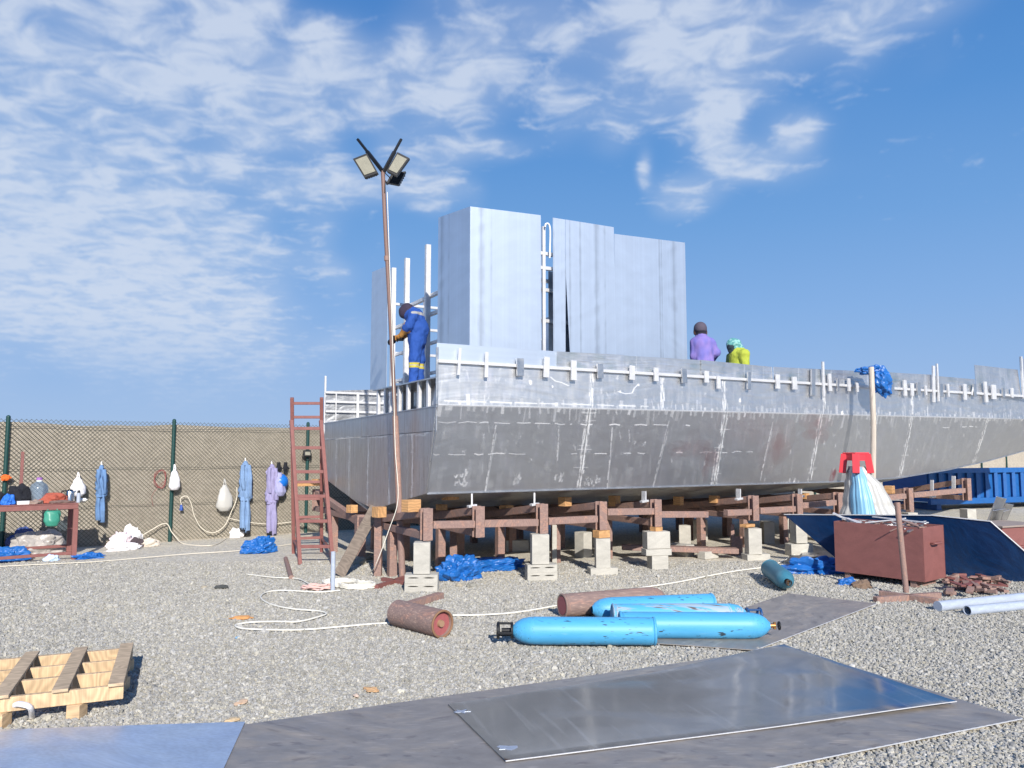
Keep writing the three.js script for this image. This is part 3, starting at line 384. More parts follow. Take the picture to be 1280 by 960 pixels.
  mesh('port_inner_plate', slab([L(0.0, pv, 2.12), L(2.6, pv, 2.2), L(2.6, pv, 2.79), L(0.0, pv, 2.79)], 0.006), std({ color: 0xe2e4e6, metalness: 0.9, roughness: 0.4, map: metalT, bumpMap: metalB, bumpScale: 0.012 }), boat);
  for (const h of [2.77, 2.6, 2.42]) mesh('port_stringer', bar(L(0.0, pv - 0.03, h), L(2.6, pv - 0.03, h), 0.05, 0.04), M.aluWhite, boat);
  for (const x of [447, 420]) { const [u] = onV(x, 505, pv - 0.05); mesh('port_frame', bar(L(u, pv - 0.05, 2.1), L(u, pv - 0.05, 2.78), x === 447 ? 0.05 : 0.02), M.aluWhite, boat); }
  mesh('corner_post', bar(L(0.0, pv + 0.02, 2.0), L(0.0, pv + 0.02, onU(397, 473, 0)[1]), 0.035), M.aluWhite, boat);
  // --- cabin: standing sheets and the frame behind them
  const vc = 0.92, panel = (name, pts, th = 0.006) => mesh(name, slab(pts, th), M.cabin, boat), hb = 2.4;
  const c0 = onV(588, 258, vc), c1 = onV(676, 269, vc), loc = (p) => { const d = p.clone().sub(B0); return L(d.dot(Ud), d.dot(Vd), p.y); };
  const leftTop = loc(atDepth(548, 272, -BW(c0[0], vc, 0).z + 0.5));
  panel('cabin_sheet', [L(c0[0], vc, hb), L(c1[0], vc, hb), L(c1[0], vc, c1[1]), L(c0[0], vc, c0[1])]);
  panel('cabin_sheet', [V3(leftTop.x, hb, leftTop.z), L(c0[0] - 0.004, vc, hb), L(c0[0] - 0.004, vc, c0[1]), leftTop]);
  const b0 = onV(691, 272, vc), b1 = onV(767, 284, vc), sl = onV(707, 345, vc), slb = onV(714, 440, vc), sla = onV(706.5, 440, vc);
  panel('cabin_sheet', [L(b0[0], vc, hb), L(sla[0], vc, hb), L(sl[0], vc, sl[1]), L(sl[0], vc, onV(707, 274.5, vc)[1]), L(b0[0], vc, b0[1])]);
  panel('cabin_sheet', [L(slb[0] + 0.02, vc - 0.004, hb), L(onV(771, 440, vc)[0], vc - 0.004, hb), L(b1[0], vc - 0.004, b1[1]), L(sl[0] + 0.003, vc - 0.004, onV(707, 274.5, vc)[1]), L(sl[0] + 0.003, vc - 0.004, sl[1])]);
  const d0 = onV(768.5, 292, vc), d1 = onV(857, 303, vc);
  panel('cabin_sheet', [L(d0[0], vc + 0.015, hb), L(d1[0], vc + 0.015, hb), L(d1[0], vc + 0.015, d1[1]), L(d0[0], vc + 0.015, d0[1])]);
  const ua = 1.15, pA = onU(465, 340, ua), pB = onU(485, 332, ua);
  panel('cabin_sheet', [L(ua, pA[0], hb), L(ua, pB[0], hb), L(ua, pB[0], pB[1]), L(ua, pA[0], pA[1])]);
  const posts = [[492, 335], [509, 323], [535, 306]].map(([x, y]) => onU(x, y, ua));
  posts.forEach(([v, h]) => mesh('cabin_post', bar(L(ua, v, 2.31), L(ua, v, h), 0.085, 0.085), M.aluWhite, boat));
  const rail = (a, b, w = 0.05) => mesh('cabin_rail', bar(a, b, w), M.aluWhite, boat);
  rail(L(ua + 0.06, posts[1][0] + 0.1, 4.32), L(ua + 0.06, 1.2, 4.34), 0.06); rail(L(ua + 0.06, posts[0][0] + 0.1, 4.02), L(ua + 0.06, 1.2, 4.0), 0.06); rail(L(ua + 0.06, posts[0][0] + 0.1, 3.5), L(ua + 0.06, 1.2, 3.52), 0.05); rail(L(ua + 0.06, posts[0][0], 3.0), L(ua + 0.06, 1.2, 3.0), 0.05);
  // port wall frame of the cabin, seen through the open stern and the slot between the sheets
  const pw = posts[0][0] + 0.12, end = d1[0] - 0.1;
  for (const h of [4.5, 4.05, 3.55, 3.0]) rail(L(ua, pw, h), L(end, pw, h - 0.02), 0.05);
  for (let u = ua + 0.7; u < end; u += 0.72) mesh('cabin_post', bar(L(u, pw, 2.31), L(u, pw, 4.6), 0.06), M.aluWhite, boat);
  for (const u of [c0[0] + 0.35, c1[0] - 0.06, c1[0] + 0.1, b0[0] + 0.4, d0[0] - 0.1, d0[0] + 0.5, d1[0] - 0.12]) mesh('cabin_post', bar(L(u, vc + 0.09, 2.31), L(u, vc + 0.09, u === c1[0] + 0.1 ? onV(684, 284, vc + 0.09)[1] : 4.6), u === c1[0] + 0.1 ? 0.05 : 0.06), M.aluWhite, boat);
  for (const y of [318, 336, 347, 361, 400]) { const h = onV(684, y, vc + 0.1)[1]; rail(L(c0[0] + 0.2, vc + 0.11 + (y % 3) * 0.12, h), L(d1[0] - 0.15, vc + 0.11 + (y % 3) * 0.12, h + 0.02), 0.055); }
  { const [u, h] = onV(684, 284, vc + 0.09); mesh('hook_rod', cable([L(u, vc + 0.02, h - 0.5), L(u, vc + 0.02, h), L(u - 0.03, vc + 0.02, h + 0.035), L(u - 0.07, vc + 0.02, h + 0.02), L(u - 0.08, vc + 0.02, h - 0.03)], 0.014), M.white, boat); }
  for (const [u, v0, v1, h0, h1] of [[2.6, 1.3, 2.5, 2.31, 3.5], [3.4, 1.3, 3.0, 2.31, 4.1], [ua + 0.3, 2.45, 2.85, 2.31, 3.15]]) mesh('inner_plate', slab([L(u, v1, h0), L(u, v0, h0), L(u, v0, h1), L(u, v1, h1)], 0.006), M.cabin, boat);
  mesh('inner_plate', slab([L(b0[0] + 0.1, vc + 0.3, 2.31), L(b1[0], vc + 0.3, 2.31), L(b1[0], vc + 0.3, 4.5), L(b0[0] + 0.1, vc + 0.3, 4.5)], 0.006), M.alu, boat);
  for (const [u, v] of [[2.2, 2.4], [2.9, 1.7]]) { mesh('cabin_post', bar(L(u, v, 2.31), L(u, v, 4.2), 0.06), M.aluWhite, boat); rail(L(u, v, 3.9), L(u, 3.4, 3.95), 0.05); }
}

// ---------------------------------------------------------------- sheets lying on the ground
{
  const dullT = tex(1024, 1024, (x, y) => { const a = n4c(x, y, 4, 5, 201), b = n4c(x, y, 14, 4, 205), s = sstep(n3(x * 9, y * 60, 3) + 0.5 * a, 0.55, 0.95), d = sstep(n4c(x, y, 9, 4, 209), 0.3, 0.6), e = sstep(a, 0, 0.5); return [176 + 14 * a + 8 * b + 16 * s - 20 * d + 7 * e, 175 + 14 * a + 8 * b + 16 * s - 20 * d + 3 * e, 174 + 14 * a + 8 * b + 16 * s - 17 * d - 3 * e]; });
  const dullR = tex(512, 512, (x, y) => { const a = n4c(x, y, 5, 5, 221); return [0, 175 + 60 * a, 235]; }, false);
  const shinyT = tex(1024, 1024, (x, y) => { const a = n4c(x, y, 3, 4, 231), s = sstep(n3(x * 26, y * 1.3, 31) + 0.25 * n3(x * 90, y * 4, 3), 0.5, 0.95), s2 = sstep(n3(x * 50 + 9, y * 2.2, 35), 0.7, 0.95), v = 192 + 10 * a + 9 * s + 9 * s2; return [v, v, v + 1]; });
  const shinyR = tex(1024, 1024, (x, y) => { const a = n4c(x, y, 4, 4, 241), s = sstep(n3(x * 26, y * 1.3, 31) + 0.25 * n3(x * 90, y * 4, 3), 0.5, 0.95), s2 = sstep(n3(x * 50 + 9, y * 2.2, 35), 0.7, 0.95), sm = sstep(n4c(x, y, 3, 3, 245), 0, 0.6); return [0, 28 + 12 * a + 8 * s + 10 * s2 + 22 * sm, 255 - 10 * s]; }, false);
  const dull = std({ color: std3(238, 230, 222), map: rep(dullT, 0.5), roughnessMap: rep(dullR, 0.7), metalnessMap: rep(dullR, 0.7), roughness: 0.9, metalness: 0.6, bumpMap: rep(metalB, 0.4), bumpScale: 0.006 });
  const blueM = std({ color: std3(226, 238, 255), map: rep(grainT, 0.4), roughnessMap: rep(dullR, 0.6), roughness: 0.55, metalness: 0.8, bumpMap: rep(metalB, 0.4), bumpScale: 0.004 });
  const shiny = std({ color: std3(226, 227, 230), map: shinyT, roughnessMap: shinyR, metalnessMap: shinyR, roughness: 1, metalness: 1, bumpMap: rep(metalB, 0.5), bumpScale: 0.0022 });
  const up = (l, h) => { const q = l.map((p) => p.clone().setY(h)); let a = 0; q.forEach((p, i) => { const r = q[(i + 1) % q.length]; a += p.x * r.z - r.x * p.z; }); return a > 0 ? q.reverse() : q; };
  const sheets = [];
  sheets[0] = solo('metal_sheet', slab(up(plateDull, 0.026), 0.006), dull, 'large dull dark metal sheet lying on gravel underneath the shiny one', 'metal sheet', 'sheets on the ground');
  solo('metal_sheet', slab(up(plateBlue, 0.036), 0.006), blueM, 'pale blue-grey metal sheet lying on the gravel in front of the pallet', 'metal sheet', 'sheets on the ground');
  sheets[1] = solo('metal_sheet', slab(up(plateFar, 0.024), 0.006), dull, 'dull dirty metal sheet lying under the blue gas cylinders', 'metal sheet', 'sheets on the ground');
  const top = [P(560, 880, 0.036), P(632, 951, 0.036), P(1196, 880, 0.036), P(980, 817, 0.036)], e1 = top[2].clone().sub(top[1]).normalize(), e2 = V3(-e1.z, 0, e1.x), o = top[1];
  const uv = (p) => { const d = p.clone().sub(o); return [d.dot(e1) * 0.42, d.dot(e2) * 0.42]; };
  const warped = () => {   // bilinear grid with its end and corner sprung up a few centimetres
    const nu = 40, nv = 14, pos = [], uvs = [], idx = [], row = nu + 1; const lift = (a, b) => 0.0365 + 0.075 * sstep(a, 0.45, 1.05) * (0.25 + 0.75 * b) + 0.004 * n2(a * 4, b * 3) * a * b;
    for (const dh of [0, -0.005]) for (let j = 0; j <= nv; j++) for (let i = 0; i <= nu; i++) { const a = i / nu, b = j / nv, p = top[1].clone().lerp(top[2], a).lerp(top[0].clone().lerp(top[3], a), b); p.y = lift(a, b) + dh; pos.push(p.x, p.y, p.z); uvs.push(...uv(p)); }
    const n = row * (nv + 1); for (let j = 0; j < nv; j++) for (let i = 0; i < nu; i++) { const k = j * row + i; idx.push(k, k + 1, k + row, k + 1, k + row + 1, k + row, n + k, n + k + row, n + k + 1, n + k + 1, n + k + row, n + k + row + 1); }
    const edge = (p, q) => idx.push(p, n + p, q, q, n + p, n + q); for (let i = 0; i < nu; i++) { edge(i + 1, i); edge(nv * row + i, nv * row + i + 1); } for (let j = 0; j < nv; j++) { edge(j * row, (j + 1) * row); edge((j + 1) * row + nu, j * row + nu); }
    const g = new THREE.BufferGeometry(); g.setAttribute('position', new THREE.Float32BufferAttribute(pos, 3)); g.setAttribute('uv', new THREE.Float32BufferAttribute(uvs, 2)); g.setIndex(idx); g.computeVertexNormals(); return g;
  };
  const s = solo('metal_sheet', warped(), shiny, 'shiny mirror-like aluminium sheet lying on top of a dull sheet', 'metal sheet', 'sheets on the ground');
  const edgeLine = (a, b, y0, y1, host) => mesh('cut_edge', bar(a.clone().setY(y0), b.clone().setY(y1), 0.007, 0.007, undefined, 0.001), M.aluWhite, host);
  { const at = (a) => { const p = top[1].clone().lerp(top[2], a); p.y = 0.0345 + 0.075 * sstep(a, 0.45, 1.05) * 0.25; return p; }; for (let k = 0; k < 12; k++) mesh('cut_edge', bar(at(k / 12), at((k + 1) / 12), 0.006, 0.006, undefined, 0.001), M.aluWhite, s); edgeLine(plateDull[2], plateDull[3], 0.0225, 0.0225, sheets[0]); edgeLine(plateDull[1], plateDull[2], 0.0225, 0.0225, sheets[0]); edgeLine(plateFar[0], plateFar[1], 0.0205, 0.0205, sheets[1]); }
  const scuff = std({ color: std3(205, 214, 228), roughness: 0.5, metalness: 0.6, map: grainT });
  for (const [x, y] of [[577, 889], [633, 934]]) { const c = P(x, y, 0.0385), pts = []; for (let k = 0; k < 11; k++) { const a = k / 11 * 6.283, r = 0.036 * (0.35 + 1.0 * R()); pts.push(V3(c.x + Math.cos(a) * r * 1.5, 0.0385, c.z + Math.sin(a) * r)); } mesh('ground_mark', slab(up(pts, 0.0385), 0.002), scuff, s); }
}

// ---------------------------------------------------------------- fence with shade cloth
const F1 = P(1, 691), F3 = P(382, 666), Fd = F3.clone().sub(F1).setY(0).normalize(), Fn = V3(-Fd.z, 0, Fd.x).multiplyScalar(-1);
if (Fn.z < 0) Fn.negate();
const turnF = Math.atan2(-Fd.z, Fd.x), FS = F3.distanceTo(F1) / 2, FH = 2.2;
const FW = (s, h, off = 0) => F1.clone().addScaledVector(Fd, s).addScaledVector(Fn, off).setY(h);
const onF = (x, y, off = 0.06) => { const p = onPlane(x, y, FW(0, 0, off), Fn); return [p.clone().sub(F1).dot(Fd), p.y]; };
{
  const f = thing('chain_link_fence', 'chain-link fence with green posts backed by tan shade cloth', 'fence', F1, turnF);
  const S0 = -3.2, S1 = 46, sDense = 13;
  for (let k = -1; k < 16; k++) { const p = mesh('post', merge([pipe(V3(k * FS, -0.1, 0), V3(k * FS, FH + 0.06, 0), 0.034, 0.034, 12)]), M.post, f); mesh('post_cap', new THREE.SphereGeometry(0.036, 10, 6).translate(k * FS, FH + 0.06, 0), M.post, p); }
  // cloth: sagging a little between the posts
  const nx = 260, ny = 14, pos = [], uv = [], idx = []; for (let j = 0; j <= ny; j++) for (let i = 0; i <= nx; i++) { const s = lerp(S0, S1, i / nx), h = FH * j / ny; pos.push(s, j === ny ? h - 0.02 - 0.018 * n2(s * 0.8, 4) - 0.03 * Math.abs(Math.sin(s / FS * Math.PI)) : h - (j ? 0 : 0.02), -0.05 + 0.02 * n2(s * 0.9, h * 0.8) + 0.012 * n2(s * 3, h * 1.2)); uv.push(s, h); }
  for (let j = 0; j < ny; j++) for (let i = 0; i < nx; i++) { const a = j * (nx + 1) + i; idx.push(a, a + 1, a + nx + 1, a + 1, a + nx + 2, a + nx + 1); }
  const g = new THREE.BufferGeometry(); g.setAttribute('position', new THREE.Float32BufferAttribute(pos, 3)); g.setAttribute('uv', new THREE.Float32BufferAttribute(uv, 2)); g.setIndex(idx); g.computeVertexNormals(); mesh('shade_cloth', g, M.cloth, f);
  // diamond wire mesh
  const wires = [], q = 0.0034, pitch = 0.073, top = FH + 0.035; const wire = (a, b) => { const d = b.clone().sub(a).normalize(), n = V3(0, 0, 1), s = d.clone().cross(n).multiplyScalar(q), t = n.clone().multiplyScalar(q), c = [[1, 0], [0, 1], [-1, 0], [0, -1]].map(([i, j]) => s.clone().multiplyScalar(i).addScaledVector(t, j)); for (let k = 0; k < 4; k++) { const c0 = c[k], c1 = c[(k + 1) % 4]; for (const [p, o] of [[a, c0], [a, c1], [b, c1], [a, c0], [b, c1], [b, c0]]) wires.push(p.x + o.x, p.y + o.y, p.z + o.z); } };
  for (let s = S0 - FH; s < sDense; s += pitch) { wire(V3(s, 0.02, 0.004), V3(s + top, top, 0.004)); wire(V3(s + FH, 0.02, -0.001), V3(s + FH - top, top, -0.001)); }
  const wg = new THREE.BufferGeometry(); wg.setAttribute('position', new THREE.Float32BufferAttribute(wires, 3)); wg.computeVertexNormals(); mesh('wire_mesh', metreUV(wg), M.wire, f).userData.kind = 'stuff';
  for (const h of [FH - 0.1, 1.38, 0.7]) { const pts = []; for (let s = S0; s <= sDense; s += 0.6) pts.push(V3(s, h + 0.012 * n2(s, h), 0.012)); mesh('line_wire', cable(pts, 0.004, pts.length * 2), M.lineWire, f); }
}
// things hung on the fence: local x along the fence, z towards the yard
const hung = (name, label, cat, x, y, off = 0.06, group) => { const [s, h] = onF(x, y, off); return thing(name, label, cat, FW(s, h, off), turnF, group); };
const mpp = (x, y) => { const [s] = onF(x, y); return -FW(s, 0).z / FOCAL / Math.max(0.2, Math.abs(ray(x, y).normalize().dot(Fn))) ; };
const px = (x, y) => -FW(onF(x, y)[0], 0).z / FOCAL;      // metres per pixel, upright
{
  const blueWork = std({ color: std3(116, 154, 202), map: weaveT, roughness: 0.9 }), purple = std({ color: std3(172, 166, 208), map: weaveT, roughness: 0.9 }), paleBlue = std({ color: std3(136, 168, 210), map: weaveT, roughness: 0.9 });
  const overall = (x, yTop, yBot, mat, label, wScale, seed, cuff) => {
    const k = px(x, yTop), Ht = (yBot - yTop) * k, o = hung('coverall', label, 'coverall', x, yTop, 0.1, 'coveralls hung on the fence'), w = wScale;
    mesh('torso', merge([ringTube([[0, 0, 0, 0.02, 0.02], [0, -0.06, 0, 0.06 * w, 0.05], [0, -0.16, 0.01, 0.13 * w, 0.07], [0.01, -Ht * 0.32, 0.015, 0.15 * w, 0.075], [0.01, -Ht * 0.5, 0.01, 0.14 * w, 0.07], [0.015, -Ht * 0.56, 0.01, 0.12 * w, 0.06]], 34, 0.45, seed, 4, 1.6)]), mat, o);
    for (const s of [-1, 1]) { const l = mesh('trouser_leg', ringTube([[0.01 + s * 0.05 * w, -Ht * 0.5, 0.01, 0.075 * w, 0.06], [0.012 + s * 0.06 * w, -Ht * 0.7, 0.015 + 0.01 * s, 0.07 * w, 0.055], [0.02 + s * 0.055 * w, -Ht * (0.97 + 0.02 * s), 0.015, 0.072 * w, 0.05]], 18, 0.36, seed + s), mat, o); if (cuff) mesh('cuff', ringTube([[0.02 + s * 0.055 * w, -Ht * (0.95 + 0.02 * s), 0.015, 0.076 * w, 0.054], [0.022 + s * 0.055 * w, -Ht * (1.0 + 0.02 * s), 0.017, 0.07 * w, 0.05]], 16, 0.1, seed), M.darkCloth, l); mesh('sleeve', ringTube([[s * 0.075 * w, -0.08, 0.04, 0.055 * w, 0.05], [s * 0.1 * w, -Ht * 0.25, 0.065, 0.055 * w, 0.045], [s * (0.085 + 0.03 * s) * w, -Ht * (0.45 + 0.05 * s), 0.06, 0.05 * w, 0.04]], 16, 0.36, seed + 5 * s), mat, o); }
    mesh('hanger_loop', cable([V3(-0.01, -0.03, 0), V3(0, 0.06, -0.03), V3(0.01, -0.03, 0)], 0.006), M.white, o);
    return o;
  };
  overall(127, 581, 652, blueWork, 'bright light blue coverall hung on the fence beside the table', 0.56, 3, false);
  overall(307, 576, 664, paleBlue, 'light blue coverall with dark cuffs hung on the fence', 0.72, 9, true);
  overall(340, 580, 668, purple, 'lilac coverall with dark cuffs hung on the fence near gloves', 0.75, 15, true);
  { const o = hung('shirt', 'pale lilac shirt hung bunched beside the lilac coverall', 'shirt', 349, 592, 0.16); mesh('cloth', ringTube([[0, 0.02, 0, 0.05, 0.05], [0, -0.15, 0.01, 0.09, 0.07], [0.02, -0.35, 0.015, 0.11, 0.08], [0.03, -0.45, 0.01, 0.06, 0.05]], 20, 0.25, 21), std({ color: std3(184, 184, 226), map: weaveT, roughness: 0.9 }), o); }
  { const o = hung('hard_hat', 'blue hard hat hung on the fence beside the lilac coverall', 'hard hat', 350, 602, 0.09); const k = px(350, 602) * 9; mesh('shell', new THREE.SphereGeometry(k * 1.1, 20, 12, 0, 6.3, 0, 1.75).rotateX(1.2).rotateZ(-0.3), std({ color: std3(30, 110, 200), roughness: 0.35 }), o); mesh('brim', new THREE.TorusGeometry(k * 1.1, 0.012, 6, 24).rotateX(-0.35), std({ color: std3(28, 100, 190), roughness: 0.35 }), o); }
  for (const x of [348.5, 357]) { const o = hung('work_glove', 'black work glove hung by its cuff on the fence', 'glove', x, 579, 0.04, 'pair of black gloves on the fence'); const parts = [ringTube([[0, 0.02, 0, 0.035, 0.02], [0, -0.05, 0, 0.04, 0.022], [0, -0.1, 0, 0.052, 0.025], [0, -0.14, 0.0, 0.045, 0.02]], 14, 0.1, x)]; for (let k = 0; k < 4; k++) parts.push(pipe(V3(-0.033 + k * 0.022, -0.12, 0), V3(-0.036 + k * 0.024, -0.185 - 0.012 * (k === 1 || k === 2), 0.012), 0.012, 0.009, 8)); parts.push(pipe(V3(0.045, -0.07, 0), V3(0.075, -0.12, 0.01), 0.013, 0.01, 8)); mesh('glove', merge(parts), M.darkCloth, o); }
  // carrier bags
  const hangBag = (x, yTop, yBot, w, mat, label, seed, name = 'plastic_bag', parentPos) => { const o = parentPos ? thing(name, label, 'bag', parentPos, turnF) : hung(name, label, 'bag', x, yTop, 0.1); const k = px(x, yTop), Hh = (yBot - yTop) * k, W = w * k / 2; mesh('sack', ringTube([[0, -Hh * 0.16, 0, W * 0.22, 0.025], [0, -Hh * 0.32, 0.005, W * 0.62, 0.05], [0.005, -Hh * 0.6, 0.015, W * 0.95, 0.085], [0.005, -Hh * 0.85, 0.015, W, 0.085], [0, -Hh, 0.01, W * 0.62, 0.05]], 24, 0.13, seed), mat, o); mesh('handle', cable([V3(-W * 0.15, -Hh * 0.2, 0.01), V3(-0.012, -0.03, 0), V3(0, 0.02, -0.03), V3(0.015, -0.04, 0), V3(W * 0.18, -Hh * 0.2, 0.01)], 0.01), mat, o); return o; };
  hangBag(218.5, 582, 612, 13, M.bag, 'full white plastic bag tied to a green fence post', 31);
  hangBag(281, 600, 638, 19, new THREE.MeshPhysicalMaterial({ color: std3(214, 212, 206), roughness: 0.45, transmission: 0.35, side: THREE.DoubleSide }), 'translucent grey plastic bag hung on the fence beside the cable', 37);
  hangBag(98, 592, 620, 17, M.bag, 'white cloth bundle hung on the fence behind the kettle', 41);
  { const o = hung('orange_cloth', 'small bright orange cloth hung on the fence above the table', 'cloth', 7, 597, 0.08); mesh('cloth', crumple(0.07, 0.05, 0.04, 4, 0.4, 1.6, 6, false), std({ color: std3(226, 104, 40), roughness: 0.8 }), o); }
  // coil of red wire, cables and a small floodlight
  { const loops = []; for (let i = 0; i < 150; i++) { const a = i / 150 * 6.283 * 5, r = 0.13 + 0.02 * Math.sin(i * 0.23) + 0.012 * Math.sin(i * 0.61); loops.push(V3(Math.cos(a) * r * 0.75, Math.sin(a) * r * 1.2 - 0.1, 0.01 * Math.sin(i))); } loops.push(V3(-0.12, -0.4, 0), V3(-0.1, -0.6, 0.02)); const o = hung('red_wire_coil', 'loose coil of thin red wire hung on the fence', 'wire', 200, 592, 0.03); mesh('wire', cable(loops, 0.0028, 600), std({ color: std3(150, 70, 70), roughness: 0.6 }), o); }
  const fp = (x, y, off) => { const [s, h] = onF(x, y, off); return FW(s, Math.max(0.012, h), off); };
  solo('white_cable', cable([fp(227, 632, 0.05), fp(226, 623, 0.06), fp(233, 620, 0.07), fp(239, 630, 0.08), fp(243, 645, 0.08), fp(252, 660, 0.09), fp(266, 666, 0.1), fp(280, 658, 0.09), fp(289, 640, 0.08), fp(296, 622, 0.07), fp(296, 609, 0.05)], 0.0085, 120), M.cableCream, 'cream cable with blue plug looped on the fence beside the translucent bag', 'cable');
  solo('white_cable', cable([fp(287, 648, 0.06), fp(300, 651, 0.06), fp(312, 653, 0.06), fp(335, 655, 0.05), fp(352, 654, 0.05), fp(372, 651, 0.05), fp(395, 646, 0.05)], 0.008, 80), M.cableCream, 'cream cable running low along the fence behind the coveralls', 'cable');
  solo('white_cable', cable([fp(175, 671, 0.1), fp(190, 662, 0.1), fp(203, 655, 0.08), fp(209, 655, 0.08), fp(214, 664, 0.12), fp(222, 674, 0.3), fp(228, 680, 0.5), P(262, 682, 0.012), P(285, 672, 0.012)], 0.009, 120), M.cableCream, 'cream cable rising over the foot of a green fence post', 'cable');
  { const o = hung('cable_plug', 'small blue plug hanging at the end of a cream cable', 'plug', 226.5, 633, 0.05); mesh('plug_body', merge([pipe(V3(0, 0.03, 0), V3(0, -0.05, 0.01), 0.022, 0.03, 10), pipe(V3(0, -0.05, 0.01), V3(0, -0.075, 0.012), 0.034, 0.034, 10)]), std({ color: std3(40, 80, 160), roughness: 0.5 }), o); }
  { const o = hung('small_floodlight', 'small black floodlight fixed to a green post behind the ladder', 'floodlight', 384, 567, 0.08); mesh('housing', bevBox(0.16, 0.14, 0.05, 0.008).rotateX(-0.3), M.black, o); mesh('lens', bevBox(0.11, 0.075, 0.01, 0.002).rotateX(-0.3).translate(0, 0.002, 0.03), M.lens, o); mesh('bracket', cable([V3(-0.09, 0, 0), V3(-0.09, -0.1, -0.02), V3(0, -0.13, -0.04), V3(0.09, -0.1, -0.02), V3(0.09, 0, 0)], 0.008), M.black, o); }
}

// ---------------------------------------------------------------- work table by the fence and what lies on it
{
  const leg = P(92, 699), TH = 0.875, t = thing('work_table', 'brown-red steel work table cluttered with items by the fence', 'table', leg, turnF), LN = 2.6, DP = 0.62;
  const at = (x, z, h) => V3(-x, h, -z);
  mesh('table_top', boxAt(LN + 0.06, 0.012, DP + 0.06, -LN / 2, TH - 0.006, -DP / 2), M.redSteel, t);
  mesh('apron', bar(at(-0.03, 0, TH - 0.055), at(LN, 0, TH - 0.055), 0.05, 0.075), M.redSteel, t); mesh('apron', bar(at(-0.03, DP, TH - 0.055), at(LN, DP, TH - 0.055), 0.075, 0.05), M.redSteel, t); mesh('apron', bar(at(0, 0.03, TH - 0.056), at(0, DP - 0.03, TH - 0.056), 0.07, 0.05), M.redSteel, t);
  for (const [x, z] of [[0, 0], [0, DP], [LN, 0], [LN, DP]]) mesh('leg', bar(at(x, z, 0), at(x, z, TH - 0.095), 0.07), M.redSteel, t);
  mesh('lower_rail', bar(at(0.035, 0, 0.1), at(LN, 0, 0.08), 0.045), M.redSteel, t); mesh('lower_rail', bar(at(0.035, DP, 0.15), at(LN, DP, 0.15), 0.045), M.redSteel, t);
  { const p = onPlane(23, 600, FW(0, 0, 0.4), Fn); const q = p.clone().sub(leg), lx = q.dot(Fd); mesh('upright_bar', bar(V3(lx, TH - 0.1, -DP + 0.02), V3(lx, 1.68, -DP + 0.02), 0.045), M.redSteel, t); }
  const on = (x, z = 0.3, y = 626) => { const o = leg.clone().addScaledVector(Fn, -z), p = onPlane(x, y, o, Fn); return p.setY(TH); };
  const small = (name, label, cat, x, z) => thing(name, label, cat, on(x, z), turnF);
  { const o = small('water_jug', 'large clear plastic water jug with purple cap standing on the table', 'water jug', 48, 0.32); const pr = [[0, 0], [0.125, 0.004], [0.13, 0.03], [0.124, 0.08], [0.13, 0.11], [0.124, 0.15], [0.13, 0.2], [0.13, 0.24], [0.11, 0.29], [0.06, 0.325], [0.035, 0.345], [0.035, 0.375]].map(([x, y]) => new THREE.Vector2(x, y)); mesh('bottle', new THREE.LatheGeometry(pr, 28), new THREE.MeshPhysicalMaterial({ color: std3(198, 214, 230), roughness: 0.15, transmission: 0.82, ior: 1.3, side: THREE.DoubleSide }), o); mesh('cap', merge([pipe(V3(0, 0.36, 0), V3(0, 0.4, 0), 0.042, 0.04, 18)]), std({ color: std3(150, 100, 170), roughness: 0.5 }), o); mesh('collar', pipe(V3(0, 0.33, 0), V3(0, 0.36, 0), 0.042, 0.042, 18), M.white, o); }
  { const o = small('kettle', 'shiny steel electric kettle with black handle on the table', 'kettle', 87, 0.3); const pr = [[0, 0], [0.075, 0], [0.078, 0.02], [0.07, 0.1], [0.055, 0.17], [0.045, 0.185], [0, 0.19]].map(([x, y]) => new THREE.Vector2(x, y)); mesh('kettle_body', new THREE.LatheGeometry(pr, 24), std({ color: 0xd0d0d0, metalness: 1, roughness: 0.2 }), o); mesh('handle', cable([V3(-0.05, 0.18, 0), V3(-0.11, 0.17, 0), V3(-0.115, 0.1, 0), V3(-0.08, 0.04, 0)], 0.012), M.black, o); mesh('lid', pipe(V3(0, 0.188, 0), V3(0, 0.2, 0), 0.044, 0.03, 16), M.black, o); mesh('spout', pipe(V3(0.045, 0.14, 0), V3(0.085, 0.175, 0), 0.02, 0.01, 10), std({ color: 0xd0d0d0, metalness: 1, roughness: 0.2 }), o); }
  { const o = small('flask', 'slim pale metal flask standing beside the kettle', 'flask', 98, 0.12); mesh('flask_body', pipe(V3(0, 0, 0), V3(0, 0.15, 0), 0.028, 0.028, 16), M.pipeGrey, o); mesh('cap', pipe(V3(0, 0.15, 0), V3(0, 0.19, 0), 0.024, 0.02, 16), M.black, o); }
  { const o = small('spray_can', 'white can lying on its side at the table end', 'can', 102, 0.25); mesh('can_body', pipe(V3(-0.06, 0.03, 0), V3(0.06, 0.03, 0), 0.028, 0.028, 14), M.white, o); mesh('nozzle', pipe(V3(0.06, 0.03, 0), V3(0.08, 0.03, 0), 0.012, 0.012, 10), M.white, o); }
  const heap = (x, z, rx, ry, rz, mat, label, cat, name, s) => { const m = solo(name, crumple(rx, ry, rz, s, 0.35, 1.5, 9), mat, label, cat); m.position.copy(on(x, z)); m.rotation.y = turnF; };
  heap(24, 0.3, 0.17, 0.22, 0.14, M.darkCloth, 'black cloth bag slumped on the table', 'bag', 'black_bag', 3); heap(10, 0.18, 0.1, 0.13, 0.09, std({ color: std3(40, 110, 205), roughness: 0.6 }), 'bright blue cloth bundle lying on the table', 'cloth', 'blue_cloth', 5);
